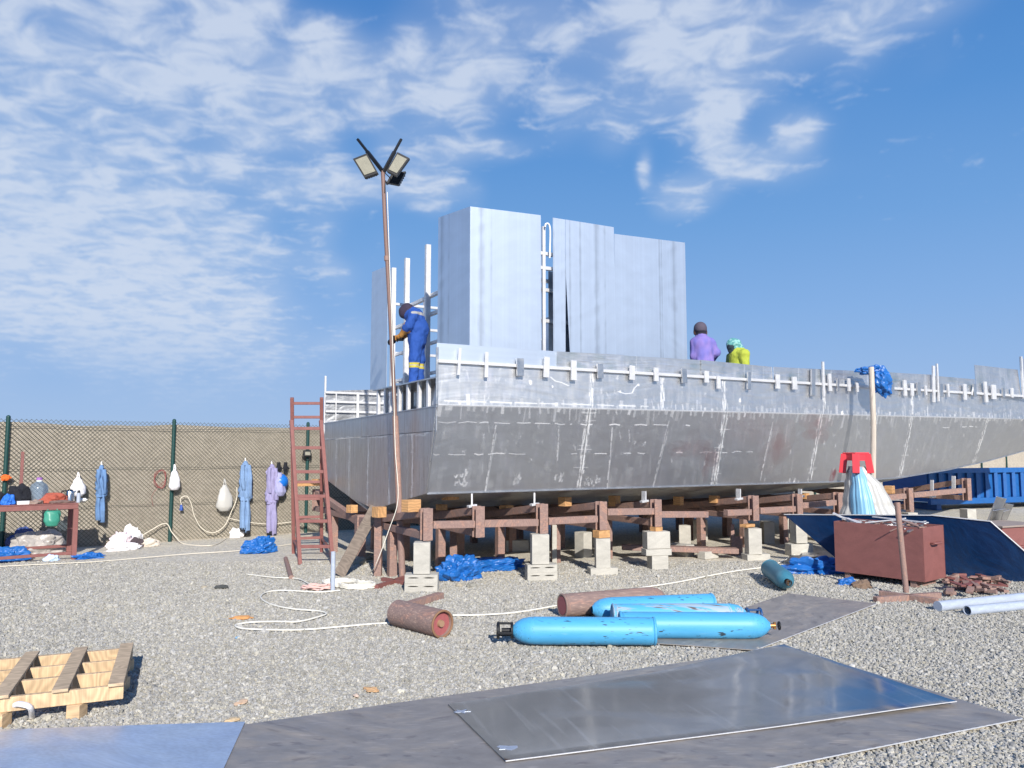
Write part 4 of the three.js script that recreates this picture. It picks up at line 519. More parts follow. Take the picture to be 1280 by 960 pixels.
  heap(-3, 0.25, 0.12, 0.14, 0.1, M.darkCloth, 'dark cap lying on the table beside the blue bundle', 'cap', 'dark_cap', 8); heap(66, 0.22, 0.2, 0.11, 0.12, std({ color: std3(166, 84, 66), roughness: 0.85 }), 'heap of rust-red rags on the table in front of the jug', 'rags', 'red_rag', 7); heap(44, 0.1, 0.1, 0.05, 0.08, std({ color: std3(150, 130, 118), roughness: 0.9 }), 'flat brown rag lying at the table edge', 'rag', 'brown_rag', 9); heap(75, 0.1, 0.16, 0.035, 0.07, std({ color: std3(120, 98, 90), roughness: 0.9 }), 'dark brown rag spread flat near the kettle', 'rag', 'brown_rag', 12);
  { const b = on(29, 0.08); const o = thing('white_tray', 'small white box lying at the table edge', 'box', b, turnF); mesh('box_body', boxAt(0.16, 0.045, 0.1, 0, 0.0225, 0), M.white, o); mesh('lid', boxAt(0.165, 0.008, 0.105, 0, 0.049, 0, 0.001), M.bag, o); }
  // green bag hanging from the table
  { const p = on(65, 0.03, 640).setY(TH - 0.1); const o = thing('green_bag', 'green plastic bag hanging from the front of the table', 'bag', p.clone().addScaledVector(Fn, 0.06), turnF); mesh('sack', ringTube([[0, -0.005, 0, 0.09, 0.03], [0, -0.06, 0.005, 0.105, 0.05], [0, -0.16, 0.02, 0.11, 0.075], [0, -0.23, 0.02, 0.085, 0.06], [0, -0.25, 0.015, 0.05, 0.03]], 24, 0.14, 55), std({ color: std3(58, 138, 116), roughness: 0.4 }), o); mesh('handle', cable([V3(-0.07, 0, 0), V3(-0.03, 0.05, -0.03), V3(0.03, 0.05, -0.03), V3(0.07, 0, 0)], 0.008), std({ color: std3(58, 138, 116), roughness: 0.4 }), o); }
  // rubbish under and around the table
  const lump = (name, label, cat, x, y, rx, ry, rz, mat, s, amp = 0.35, grp) => { const m = solo(name, crumple(rx, ry, rz, s, amp, name.includes('tarp') ? 2.8 : 1.9, 20), mat, label, cat, grp); m.position.copy(P(x, y)); m.rotation.y = turnF; return m; };
  const clearBag = new THREE.MeshPhysicalMaterial({ color: std3(206, 200, 194), roughness: 0.35, transmission: 0.3, side: THREE.DoubleSide });
  lump('rubbish_bag', 'big greyish translucent rubbish bag lying under the table', 'rubbish bag', 48, 694, 0.38, 0.3, 0.22, clearBag, 61); lump('blue_bag', 'dark blue bag slumped behind the translucent bag under the table', 'bag', 28, 690, 0.2, 0.3, 0.16, std({ color: std3(54, 74, 128), roughness: 0.6 }), 63);
  lump('blue_tarp_scrap', 'blue plastic tarp scrap crumpled under the table end', 'tarp', 8, 702, 0.32, 0.16, 0.12, M.tarp, 65, 0.36); lump('pale_bag', 'pale white plastic bag lying behind the blue tarp scrap under the table', 'bag', 4, 688, 0.28, 0.24, 0.16, M.bag, 64); lump('blue_tarp_scrap', 'small flat blue tarp scrap on the ground beside the table leg', 'tarp', 111, 698, 0.19, 0.06, 0.1, M.tarp, 67, 0.6); lump('white_bottle', 'small crumpled pale blue packet on the ground under the table', 'packet', 65, 701, 0.1, 0.08, 0.07, std({ color: std3(190, 210, 236), roughness: 0.4 }), 69);
  lump('white_bag_heap', 'white printed plastic bag with pink patches crumpled on the ground by the fence', 'bag', 150, 683, 0.19, 0.2, 0.14, std({ color: std3(228, 214, 220), roughness: 0.45 }), 71, 0.5); lump('white_bag_heap', 'white plastic bag crumpled beside the pink-patched one', 'bag', 163, 681, 0.16, 0.22, 0.13, M.bag, 73, 0.5); lump('brown_cloth', 'dark brown cloth lying among the white bags by the fence', 'cloth', 171, 684, 0.12, 0.12, 0.1, std({ color: std3(76, 66, 70), roughness: 0.9 }), 75); lump('pale_rag', 'low pale rag lying at the end of the white bags', 'rag', 186, 683, 0.18, 0.1, 0.1, std({ color: std3(206, 196, 182), roughness: 0.9 }), 77); lump('white_bag_heap', 'flattened white plastic bag lying in front of the brown cloth', 'bag', 152, 688, 0.26, 0.1, 0.1, M.bag, 79, 0.4);
  lump('blue_tarp_bundle', 'shiny blue plastic tarp bundled on the gravel near the ladder', 'tarp', 325, 691, 0.27, 0.2, 0.17, M.tarp, 81, 0.36); lump('white_rag', 'white rag on the ground by the fence foot', 'rag', 295, 672, 0.13, 0.13, 0.09, M.bag, 83, 0.45);
  lump('blue_tarp_bundle', 'long shiny blue tarp lying crumpled under the boat between concrete blocks', 'tarp', 575, 724, 0.3, 0.24, 0.2, M.tarp, 85, 0.36); const t2 = lump('blue_tarp_bundle', 'flat trailing blue tarp lying in the shade under the boat', 'tarp', 617, 712, 0.5, 0.13, 0.2, M.tarp, 87, 0.36); t2.rotation.y = turnB;
}

// ---------------------------------------------------------------- folding step ladder
{
  const bl = P(375, 706), br = P(416, 706), bk = P(367, 692), bkr = P(402, 690), ttl = atDepth(365, 497, 12.1), ttr = atDepth(402, 497, 12.1);
  const o = thing('step_ladder', 'rusty red steel step ladder standing open beside the stern', 'ladder', bl.clone().add(bkr).multiplyScalar(0.5).setY(0)), loc = (p) => p.clone().sub(o.position);
  const [a, b, c, d, e, f] = [bl, br, bk, bkr, ttl, ttr].map(loc), hinge = 0.86, jl = a.clone().lerp(e, 1).setY(e.y * hinge), mix = (p, q, t) => p.clone().lerp(q, t); void jl;
  const fl = mix(a, mix(c, e, hinge), 1), fr = mix(b, mix(d, f, hinge), 1); fl.z += 0.05; fr.z += 0.05;
  for (const [p, q] of [[c, e], [d, f]]) mesh('rear_rail', bar(p, q, 0.055, 0.05), M.redSteel, o);
  for (const [p, q] of [[a, fl], [b, fr]]) mesh('front_rail', bar(p, q, 0.055, 0.05), M.redSteel, o);
  for (const t of [0.12, 0.29, 0.46, 0.63, 0.8, 0.94]) mesh('front_rung', bar(mix(a, fl, t), mix(b, fr, t), 0.032, 0.05), M.redSteel, o);
  for (const t of [0.1, 0.24, 0.36, 0.47, 0.88, 0.965]) mesh('rear_rung', bar(mix(c, e, t), mix(d, f, t), 0.03, 0.045), M.redSteel, o);
  for (const [p, q, r, s] of [[a, fl, c, e], [b, fr, d, f]]) mesh('side_strut', bar(mix(p, q, 0.1), mix(r, s, 0.09), 0.03), M.redSteel, o);
}
// ---------------------------------------------------------------- lamp pole
{
  const base = P(503, 723), D = -base.z, o = thing('lamp_pole', 'tall thin leaning steel lamp pole with three unlit black floodlights', 'lamp pole', base), loc = (x, y, k = 0) => atDepth(x, y, D + k).sub(base);
  const lowTop = loc(494, 520), top = loc(478.5, 214);
  mesh('lower_pole', frameTo(new THREE.CylinderGeometry(0.042, 0.045, lowTop.length(), 14), V3(), lowTop), M.brownSteel, o); mesh('upper_pole', cable([lowTop.clone().multiplyScalar(0.98), loc(487, 380), loc(482, 290), top], 0.03, 30), M.primer, o); mesh('coupling', pipe(loc(483.6, 326), loc(483.3, 320), 0.036, 0.036, 12), M.brownSteel, o);
  const bm = std({ color: 0x16181c, roughness: 0.45, metalness: 0.3 });
  for (const [x0, y0, x1, y1] of [[479, 215, 447, 174], [479, 216, 501.5, 174]]) { const p = loc(x0, y0), q = loc(x1, y1, 0.15), m = p.clone().lerp(q, 0.62); const arm = mesh('arm', bar(p, m, 0.055, 0.05), bm, o); mesh('arm_tip', bar(m, q, 0.04, 0.035), bm, arm); }
  const lampAt = (pts, k, flip) => { const q = pts.map(([x, y]) => loc(x, y, k)), c = q.reduce((s, p) => s.add(p), V3()).divideScalar(4), ord = [q[3], q[2], q[1], q[0]], h = mesh('floodlight', slab(ord, 0.07), bm, o); const n = q[1].clone().sub(q[0]).cross(q[3].clone().sub(q[0])).normalize(); if (n.z < 0) n.negate(); if (!flip) mesh('lens', slab(ord.map((p) => p.clone().sub(c).multiplyScalar(0.8).add(c).addScaledVector(n, 0.008)), 0.006), M.lens, h); for (let i = 0; i < 5; i++) mesh('cooling_fin', bar(q[0].clone().lerp(q[1], 0.15 + i * 0.17).addScaledVector(n, -0.085), q[3].clone().lerp(q[2], 0.15 + i * 0.17).addScaledVector(n, -0.085), 0.01, 0.03), bm, h); };
  lampAt([[441, 198.5], [458.7, 191.5], [472.5, 216], [455.4, 222]], -0.12); lampAt([[496.7, 190], [511.7, 197.5], [495.8, 219.5], [483.3, 213.5]], -0.12); lampAt([[483, 228], [490, 216], [507, 214], [498, 231]], 0.2, true);
  mesh('lamp_cable', cable([loc(481, 216, -0.05), loc(488, 224, 0), loc(484, 231, 0.05), loc(482, 226, -0.04), loc(481, 240, -0.04)], 0.007), M.black, o);
  mesh('pole_cable', cable([loc(484, 240, -0.05), loc(487, 330, -0.06), loc(491, 440, -0.06), loc(494, 560, -0.06), loc(497, 628, -0.08), loc(487, 660, -0.1), loc(470, 705, -0.1), P(462, 717, 0.02).sub(base)], 0.0055, 90), M.cableWhite, o);
  for (const [x, y, x2, y2] of [[470, 734, 506, 722], [478, 724, 509, 729]]) mesh('base_bar', bar(P(x, y, 0.025).sub(base), P(x2, y2, 0.025).sub(base), 0.06, 0.05), M.redSteel, o);
}

// ---------------------------------------------------------------- cradle under the boat
const stands = [533, 598, 677.5, 751.5, 820, 942, 997, 1048, 1136, 1209].map((x, i) => { const y = [655, 652, 649, 646, 643, 638, 634, 631, 628, 622][i]; return onV(x, y, 0)[0]; });
{
  const chord = (a, b, w = 0.1) => bar(a, b, w, w, undefined, 0.006);
  const ORD = ['first', 'second', 'third', 'fourth', 'fifth', 'sixth', 'seventh', 'eighth', 'ninth', 'tenth'];
  stands.forEach((u, i) => {
    const o = thing('cradle_frame', `brown steel cradle frame crosswise under the boat, ${ORD[i]} from the stern`, 'cradle frame', BW(u, 0, 0), turnB, 'cradle frames under the boat'), ht = 0.99 + (hCh(u) - 1.15), hl = 0.6 + (hCh(u) - 1.15) * 0.8, mid = BEAM / 2, q = (v, h) => V3(0, h, -v);
    for (const v of [0.0, BEAM]) { mesh('end_post', merge([boxAt(0.125, ht - hl, 0.012, 0, (ht + hl) / 2, -v + (v ? -0.05 : 0.05), 0.002), boxAt(0.125, ht - hl, 0.012, 0, (ht + hl) / 2, -v + (v ? 0.05 : -0.05), 0.002), boxAt(0.012, ht - hl - 0.004, 0.088, 0, (ht + hl) / 2, -v, 0.002)]), M.brownSteel, o); }
    mesh('top_chord', chord(q(0.06, ht - 0.06), q(mid, 0.6)), M.brownSteel, o); mesh('top_chord', chord(q(BEAM - 0.06, ht - 0.06), q(mid, 0.6)), M.brownSteel, o); mesh('bottom_chord', chord(q(0.06, hl + 0.05), q(BEAM - 0.06, hl + 0.05), 0.09), M.brownSteel, o);
    for (const v of [1.2, BEAM - 1.2]) mesh('leg', bar(q(v, 0), q(v, hl), 0.11), M.brownSteel, o); mesh('keel_post', bar(q(mid, 0), q(mid, 0.72), 0.14), M.brownSteel, o); void i;
  });
  // beams linking the frames
  const link = (x0, y0, x1, y1, v = 0.0) => { const a = onV(x0, y0, v), b = onV(x1, y1, v); solo('steel_beam', bar(BW(a[0], v, a[1]), BW(b[0], v, b[1]), 0.1, 0.09), M.brownSteel, 'brown steel beam lying between two cradle frames beside the hull', 'beam', 'lengthwise cradle beams'); };
  link(540, 656, 592, 655); link(604, 654.5, 671, 653); link(684, 651.5, 745, 648.5); link(757.5, 640, 815.5, 639); link(824, 643, 883, 643); link(907, 641, 937, 640); link(948, 638.5, 992, 636); link(1001, 632, 1043, 628); link(1053, 628, 1130, 620); link(1140, 619, 1204, 613);
  // far row of beams and posts in the shade
  for (const [u0, u1, v] of [[0.2, 3.4, 3.9], [3.5, 7, 3.9], [7.2, 11, 3.9], [1, 5, 1.9], [6, 10, 1.9]]) solo('steel_beam', bar(BW(u0, v, 0.62), BW(u1, v, 0.64), 0.1, 0.09), M.brownSteel, 'brown steel beam lying in the shade under the boat bottom', 'beam', 'shaded cradle beams');
  // concrete blocks: plain upright ones and slotted ones lying flat
  const solid = bevBox(0.2, 0.4, 0.2, 0.008), flat = bevBox(0.39, 0.19, 0.2, 0.008);
  const sh = new THREE.Shape([[-0.195, 0], [0.195, 0], [0.195, 0.097], [-0.195, 0.097]].map(([x, y]) => new THREE.Vector2(x, y))); for (const s of [-1, 1]) { const h = new THREE.Path(); h.absellipse(s * 0.095, 0.062, 0.07, 0.012, 0, 6.283); sh.holes.push(h); }
  const slot = metreUV(new THREE.ExtrudeGeometry(sh, { depth: 0.2, bevelEnabled: true, bevelSize: 0.004, bevelThickness: 0.004, bevelSegments: 1, curveSegments: 8 }).translate(0, 0, -0.1));
  const block = (geo, u, v, h, turn = 0, lab = 'plain grey concrete block standing upright under a cradle frame end', grp = 'upright concrete blocks') => { const m = solo('concrete_block', geo, M.concrete, lab, 'concrete block', grp); m.position.copy(BW(u, v, h)); m.rotation.y = turnB + turn; return m; };
  const SL = ['slotted flat concrete block at the foot of an upright block', 'slotted concrete blocks'], FL = ['wide grey concrete block laid flat in a support stack', 'flat concrete blocks'];
  const wood = (u, v, h, w, hh, d, turn = 0, lab = 'orange-brown timber block wedged between cradle and hull', grp = 'timber wedges') => { const m = solo('timber_block', bevBox(w, hh, d, 0.004), M.woodOrange, lab, 'timber block', grp); m.position.copy(BW(u, v, h)); m.rotation.y = turnB + turn; };
  const PK = ['orange timber packing on top of a concrete block', 'timber packing'];
  block(slot, stands[0] - 0.06, -0.02, 0.004, -0.5, ...SL); block(slot, stands[0] - 0.06, -0.02, 0.106, -0.48, ...SL); block(solid, stands[0] - 0.06, -0.02, 0.4, -0.45).scale.y = 0.94; 
  block(slot, stands[2] - 0.03, -0.02, 0.004, -0.35, ...SL); block(slot, stands[2] - 0.03, -0.02, 0.106, -0.35, ...SL); block(solid, stands[2] - 0.05, -0.02, 0.405, -0.4).scale.set(1.15, 0.97, 1);
  block(flat, stands[3], -0.02, 0.045, -0.35, ...FL).scale.y = 0.5; block(solid, stands[3], -0.02, 0.29, -0.5); wood(stands[3], 0, 0.545, 0.2, 0.1, 0.14, 0.1, ...PK);
  block(solid, stands[4], -0.02, 0.1, -0.3, ...FL).scale.set(1.25, 0.5, 1); block(flat, stands[4] - 0.02, -0.02, 0.245, -0.3, ...FL).scale.y = 0.48; block(flat, stands[4] - 0.02, -0.02, 0.415, -0.3, ...FL).scale.set(0.9, 1.28, 1); wood(stands[4], 0, 0.565, 0.14, 0.06, 0.12, 0.1, ...PK);
  block(flat, stands[5], -0.02, 0.045, -0.3, ...FL).scale.y = 0.5; block(solid, stands[5] - 0.05, -0.02, 0.29, -0.45).scale.set(1.05, 1, 1); wood(stands[5] - 0.1, 0.04, 0.525, 0.24, 0.045, 0.12, 0.2, ...PK);
  for (const k of [6, 7, 8, 9]) { block(flat, stands[k], 0, 0.095, -0.3, ...FL); block(solid, stands[k], 0, 0.39, -0.3).scale.y = 0.95; }
  for (const [u, v, h] of [[0.4, 2.62, 0.1], [0.4, 2.62, 0.29], [2.6, 2.62, 0.1], [4.2, 2.62, 0.1], [4.2, 2.62, 0.29], [3.2, 1.5, 0.2], [5.4, 1.6, 0.2], [6.4, 2.3, 0.2], [7.2, 1.4, 0.2], [4.7, 0.9, 0.09], [8.4, 1.2, 0.2]]) block(h === 0.2 ? solid : flat, u, v, h, 0.2 + u, 'grey concrete block standing in the shade under the boat', 'shaded concrete blocks');
  // timber wedges and bright aluminium props between cradle and hull
  for (const [x, y, v, w, h] of [[514, 632, 0.18, 0.2, 0.15], [563, 622, 0.9, 0.2, 0.06], [552, 634, 1.2, 0.1, 0.08], [633, 635, 1.1, 0.16, 0.08], [706, 627, 0.7, 0.15, 0.13], [768, 626, 1.0, 0.13, 0.16], [848, 626, 1.0, 0.1, 0.14], [893, 624, 0.8, 0.12, 0.12], [1005, 620, 0.7, 0.14, 0.1], [1112, 612, 0.2, 0.14, 0.14], [474, 640, 1.05, 0.14, 0.14], [440, 636, 2.9, 0.12, 0.12], [383, 604, 5.0, 0.42, 0.1], [397, 603, 5.05, 0.16, 0.12]]) { const [u, hh] = onV(x, y, v); wood(u, v, hh, w, h, 0.14, 0.3); }
  for (const [x, y0, y1, v, w] of [[590, 617, 634, 0.12, 0.06], [668, 616, 632, 0.12, 0.09], [805, 614, 628, 0.12, 0.09], [923, 611, 625, 0.12, 0.09], [1000, 611, 622, 0.12, 0.07], [1165, 600, 622, 0.2, 0.06], [1192, 595, 616, 0.2, 0.07]]) { const a = onV(x, y1, v), b = onV(x, y0, v), o = solo('aluminium_prop', merge([bar(BW(a[0], v, a[1]), BW(b[0], v, b[1]), w, 0.02), bar(BW(a[0] - 0.07, v - 0.02, a[1] + 0.01), BW(a[0] + 0.05, v - 0.02, a[1] + 0.025), 0.07, 0.03)]), M.aluWhite, 'short bright aluminium offcut propping the hull above the cradle', 'prop', 'aluminium props under the hull'); void o; }
  for (const [x, y0, y1, v] of [[693, 704, 656, 0.35], [875, 676, 648, 0.5], [983, 676, 648, 0.1]]) { const a = onGround(x, y0), d = -a.z, b = atDepth(x, y1, d); solo('support_post', bar(a, b, 0.07), M.concrete, 'thin pale post standing upright under the cradle beams', 'post', 'thin pale support posts'); void v; }
  { const a = P(567, 703), b = atDepth(567, 660, -a.z); solo('steel_post', bar(a, b, 0.11), M.brownSteel, 'brown steel post standing behind the blue tarp under the boat', 'post'); }
  { const a = P(472.5, 720), b = atDepth(473, 645, -a.z); solo('steel_post', bar(a, b, 0.1), M.brownSteel, 'brown square steel post standing by the leaning plank', 'post'); }
  { const a = P(424, 719, 0.02), b = atDepth(470, 634, -BW(0, 1.2, 0).z); solo('wooden_plank', bar(a, b, 0.16, 0.035, V3(0, 0, 1)), M.plank, 'weathered grey wooden plank leaning on the cradle at the stern', 'plank'); }
  { const a = onV(845, 682, 0.6), b = onV(922, 688, 0.2); solo('steel_channel', bar(BW(a[0] - 0.6, 1.2, 0.16), BW(b[0], 0.2, 0.12), 0.2, 0.08), M.brownSteel, 'brown steel channel lying on the gravel under the hull', 'steel channel'); }
  { const a = P(885, 694, 0.05); const m = solo('concrete_block', flat, M.concrete, 'small grey concrete block lying beside the brown steel channel', 'concrete block'); m.position.copy(a).setY(0.06); m.scale.set(0.8, 0.6, 0.8); m.rotation.y = 0.6; }
  { const a = P(916, 694); const m = solo('rusty_bracket', merge([boxAt(0.06, 0.5, 0.06, 0, 0.25, 0), boxAt(0.12, 0.06, 0.12, 0, 0.03, 0), boxAt(0.14, 0.3, 0.04, 0.09, 0.15, 0)]), M.brownSteel, 'rusty upright steel bracket beside an upright concrete block', 'bracket'); m.position.copy(a); }
}

// ---------------------------------------------------------------- gas cylinders and pipes on the ground
{
  const prof = (len, r) => [[0, 0], [r * 0.8, 0], [r * 0.97, 0.015], [r, 0.04], [r, len - 0.2], [r * 0.97, len - 0.15], [r * 0.85, len - 0.085], [r * 0.6, len - 0.035], [r * 0.34, len - 0.008], [r * 0.3, len]].map(([x, y]) => new THREE.Vector2(x, y));
  const cylUV = (g, r, len) => { const u = g.attributes.uv; for (let i = 0; i < u.count; i++) u.setXY(i, u.getX(i) * 2 * Math.PI * r * 1.3, u.getY(i) * len * 1.3); return g; };
  const scuffT = tex(512, 512, (x, y) => { const a = n4c(x, y, 5, 4, 301), b = n4c(x, y, 26, 4, 305), s = sstep(b + 0.45 * a, 0.5, 0.62), w = sstep(n4c(x, y, 12, 4, 309), 0.45, 0.7); return [lerp(lerp(78, 44, s), 136, 0.35 * w) + 9 * a, lerp(lerp(162, 60, s), 180, 0.35 * w) + 9 * a, lerp(lerp(208, 72, s), 204, 0.35 * w) + 9 * a]; });
  const wornT = tex(512, 512, (x, y) => { const a = n4c(x, y, 4, 5, 321), b = n4c(x, y, 18, 4, 325), s = sstep(a + 0.5 * b, -0.15, 0.25), t = sstep(b, 0.3, 0.5); return [lerp(lerp(84, 158, s), 96, t), lerp(lerp(168, 176, s), 84, t), lerp(lerp(212, 190, s), 80, t)]; });
  const mats = { blue: std({ map: scuffT, roughness: 0.48, bumpMap: grainB, bumpScale: 0.0006 }), worn: std({ map: wornT, roughness: 0.5 }), teal: M.cylTeal };
  const cyl = (x0, y0, x1, y1, r, mat, label, opt = {}) => {       // from base (x0,y0) to shoulder (x1,y1), both on its axis
    const h = r + 0.02, a = P(x0, y0, h), b = P(x1, y1, h); if (opt.len) b.copy(a).addScaledVector(b.clone().sub(a).normalize(), opt.len);
    const len = a.distanceTo(b), d = b.clone().sub(a).normalize(), o = thing('gas_cylinder', label, 'gas cylinder', a.clone()), loc = (t, dx = 0) => d.clone().multiplyScalar(t).add(V3(0, dx, 0));
    mesh('cylinder_body', frameTo(cylUV(new THREE.LatheGeometry(prof(len, r), 36), r, len).translate(0, -len / 2, 0), V3(), d.clone().multiplyScalar(len)), mat, o);
    mesh('base_ring', frameTo(new THREE.TorusGeometry(r * 0.93, 0.014, 8, 32).rotateX(Math.PI / 2), V3(), d.clone().multiplyScalar(0.01)), mat, o);
    if (opt.valve === 'brass') { const v = mesh('valve', merge([pipe(loc(len - 0.01), loc(len + 0.05), 0.022, 0.018, 12), pipe(loc(len + 0.045, -0.03), loc(len + 0.045, 0.03), 0.014, 0.014, 10)]), M.brass, o); mesh('hand_wheel', frameTo(merge([new THREE.TorusGeometry(0.032, 0.008, 8, 18).rotateX(Math.PI / 2), boxAt(0.06, 0.01, 0.01, 0, 0, 0)]), loc(len + 0.07), loc(len + 0.1)), M.black, v); }
    if (opt.valve === 'guard') { const gm = opt.guardMat || M.black, v = mesh('valve_guard', merge([frameTo(new THREE.TorusGeometry(0.062, 0.013, 8, 22).rotateX(Math.PI / 2), loc(len + 0.12), loc(len + 0.121)), frameTo(new THREE.TorusGeometry(0.06, 0.012, 8, 22).rotateX(Math.PI / 2), loc(len), loc(len + 0.001)), ...[0, 1, 2].map((k) => { const s = V3(0, 1, 0), t = d.clone().cross(s).normalize(), e = s.clone().multiplyScalar(Math.cos(k * 2.1 + 0.4) * 0.06).addScaledVector(t, Math.sin(k * 2.1 + 0.4) * 0.06); return bar(loc(len - 0.01).add(e), loc(len + 0.12).add(e), 0.035, 0.014, undefined, 0.002); })]), gm, o); mesh('valve', pipe(loc(len - 0.02), loc(len + 0.09), 0.024, 0.02, 12), gm, v); }
    if (opt.band) mesh('paint_band', frameTo(new THREE.CylinderGeometry(r + 0.002, r + 0.002, 0.05, 32, 1, true), loc(opt.band), loc(opt.band + 0.05)), std({ color: std3(40, 120, 180), roughness: 0.4 }), o);
    return o;
  };
  cyl(818, 789, 640, 788, 0.117, mats.blue, 'scuffed bright blue gas cylinder with black valve guard lying on gravel', { valve: 'guard' });
  cyl(775, 781, 962, 782, 0.115, mats.blue, 'bright blue gas cylinder with open brass valve lying on metal sheet', { valve: 'brass' });
  cyl(766, 770, 934, 769, 0.112, mats.worn, 'worn silvery blue gas cylinder with blue valve guard lying between others', { valve: 'guard', guardMat: std({ color: std3(24, 70, 120), roughness: 0.4 }) });
  cyl(890, 756, 740, 762, 0.112, mats.blue, 'bright blue gas cylinder lying against the rusty brown cylinder', { valve: null });
  { const o = cyl(703, 757, 830, 746, 0.115, M.rustPipe, 'rusty brown gas cylinder lying behind the blue cylinders', {}); mesh('base_disc', frameTo(new THREE.CylinderGeometry(0.09, 0.09, 0.01, 28), V3(), P(830, 746, 0.135).sub(P(703, 757, 0.135)).normalize().multiplyScalar(-0.004)), M.redPaint, o); }
  cyl(963, 711, 984, 727, 0.117, mats.teal, 'faded teal gas cylinder lying alone on the gravel near the red bin', { valve: 'brass' });
  // short rusty pipe with closed red end
  { const a = P(497, 766, 0.125), b = P(553, 780, 0.125), d = b.clone().sub(a), o = thing('rusty_pipe', 'short thick rusty pipe with red closed end lying on the gravel', 'pipe', a.clone()), L2 = d.length(); d.normalize();
    const ring = (r) => { const g = new THREE.LatheGeometry([[0.125, 0], [0.125, L2], [0.108, L2 + 0.004], [0.108, L2 - 0.05]].map(([x, y]) => new THREE.Vector2(x * r, y)), 36); return cylUV(g, 0.125, L2); };
    mesh('pipe_wall', frameTo(ring(1).translate(0, -L2 / 2, 0), V3(), d.clone().multiplyScalar(L2)), M.rustPipe, o); mesh('end_rim', frameTo(new THREE.TorusGeometry(0.117, 0.011, 8, 36).rotateX(Math.PI / 2), d.clone().multiplyScalar(L2), d.clone().multiplyScalar(L2 + 0.002)), std({ color: std3(168, 130, 100), map: paintT, roughness: 0.8 }), o); mesh('end_disc', frameTo(new THREE.CylinderGeometry(0.108, 0.108, 0.012, 32), d.clone().multiplyScalar(L2 - 0.046), d.clone().multiplyScalar(L2 - 0.034)), M.redPaint, o); mesh('end_boss', frameTo(new THREE.CylinderGeometry(0.03, 0.035, 0.03, 16), d.clone().multiplyScalar(L2 - 0.035), d.clone().multiplyScalar(L2 - 0.005)), std({ color: std3(196, 160, 130), map: paintT, roughness: 0.8 }), o); mesh('rear_disc', frameTo(new THREE.CylinderGeometry(0.122, 0.122, 0.01, 32), V3(), d.clone().multiplyScalar(0.008)), M.rustPipe, o); }
  solo('steel_channel', merge([bar(P(505, 758, 0.04), P(551, 744, 0.04), 0.09, 0.07)]), M.brownSteel, 'short brown steel bar lying behind the short rusty pipe', 'steel bar');
  { const a = P(357, 698, 0.03), b = P(364, 722, 0.03); solo('rusty_rod', pipe(a, b, 0.032, 0.032, 14), M.brownSteel, 'thin rusty pipe lying on gravel near the ladder foot', 'pipe'); }
  { const a = P(416, 739), b = atDepth(416.5, 690, -a.z); const o = thing('pale_post', 'thin pale blue-grey plastic pipe standing upright by the rope coil', 'pipe', a); mesh('pipe_wall', pipe(V3(), b.clone().sub(a), 0.028, 0.028, 18, true), M.pipeGrey, o); mesh('pipe_rim', new THREE.TorusGeometry(0.026, 0.004, 8, 18).rotateX(Math.PI / 2).translate(b.x - a.x, b.y - a.y, b.z - a.z), M.pipeGrey, o); }
}
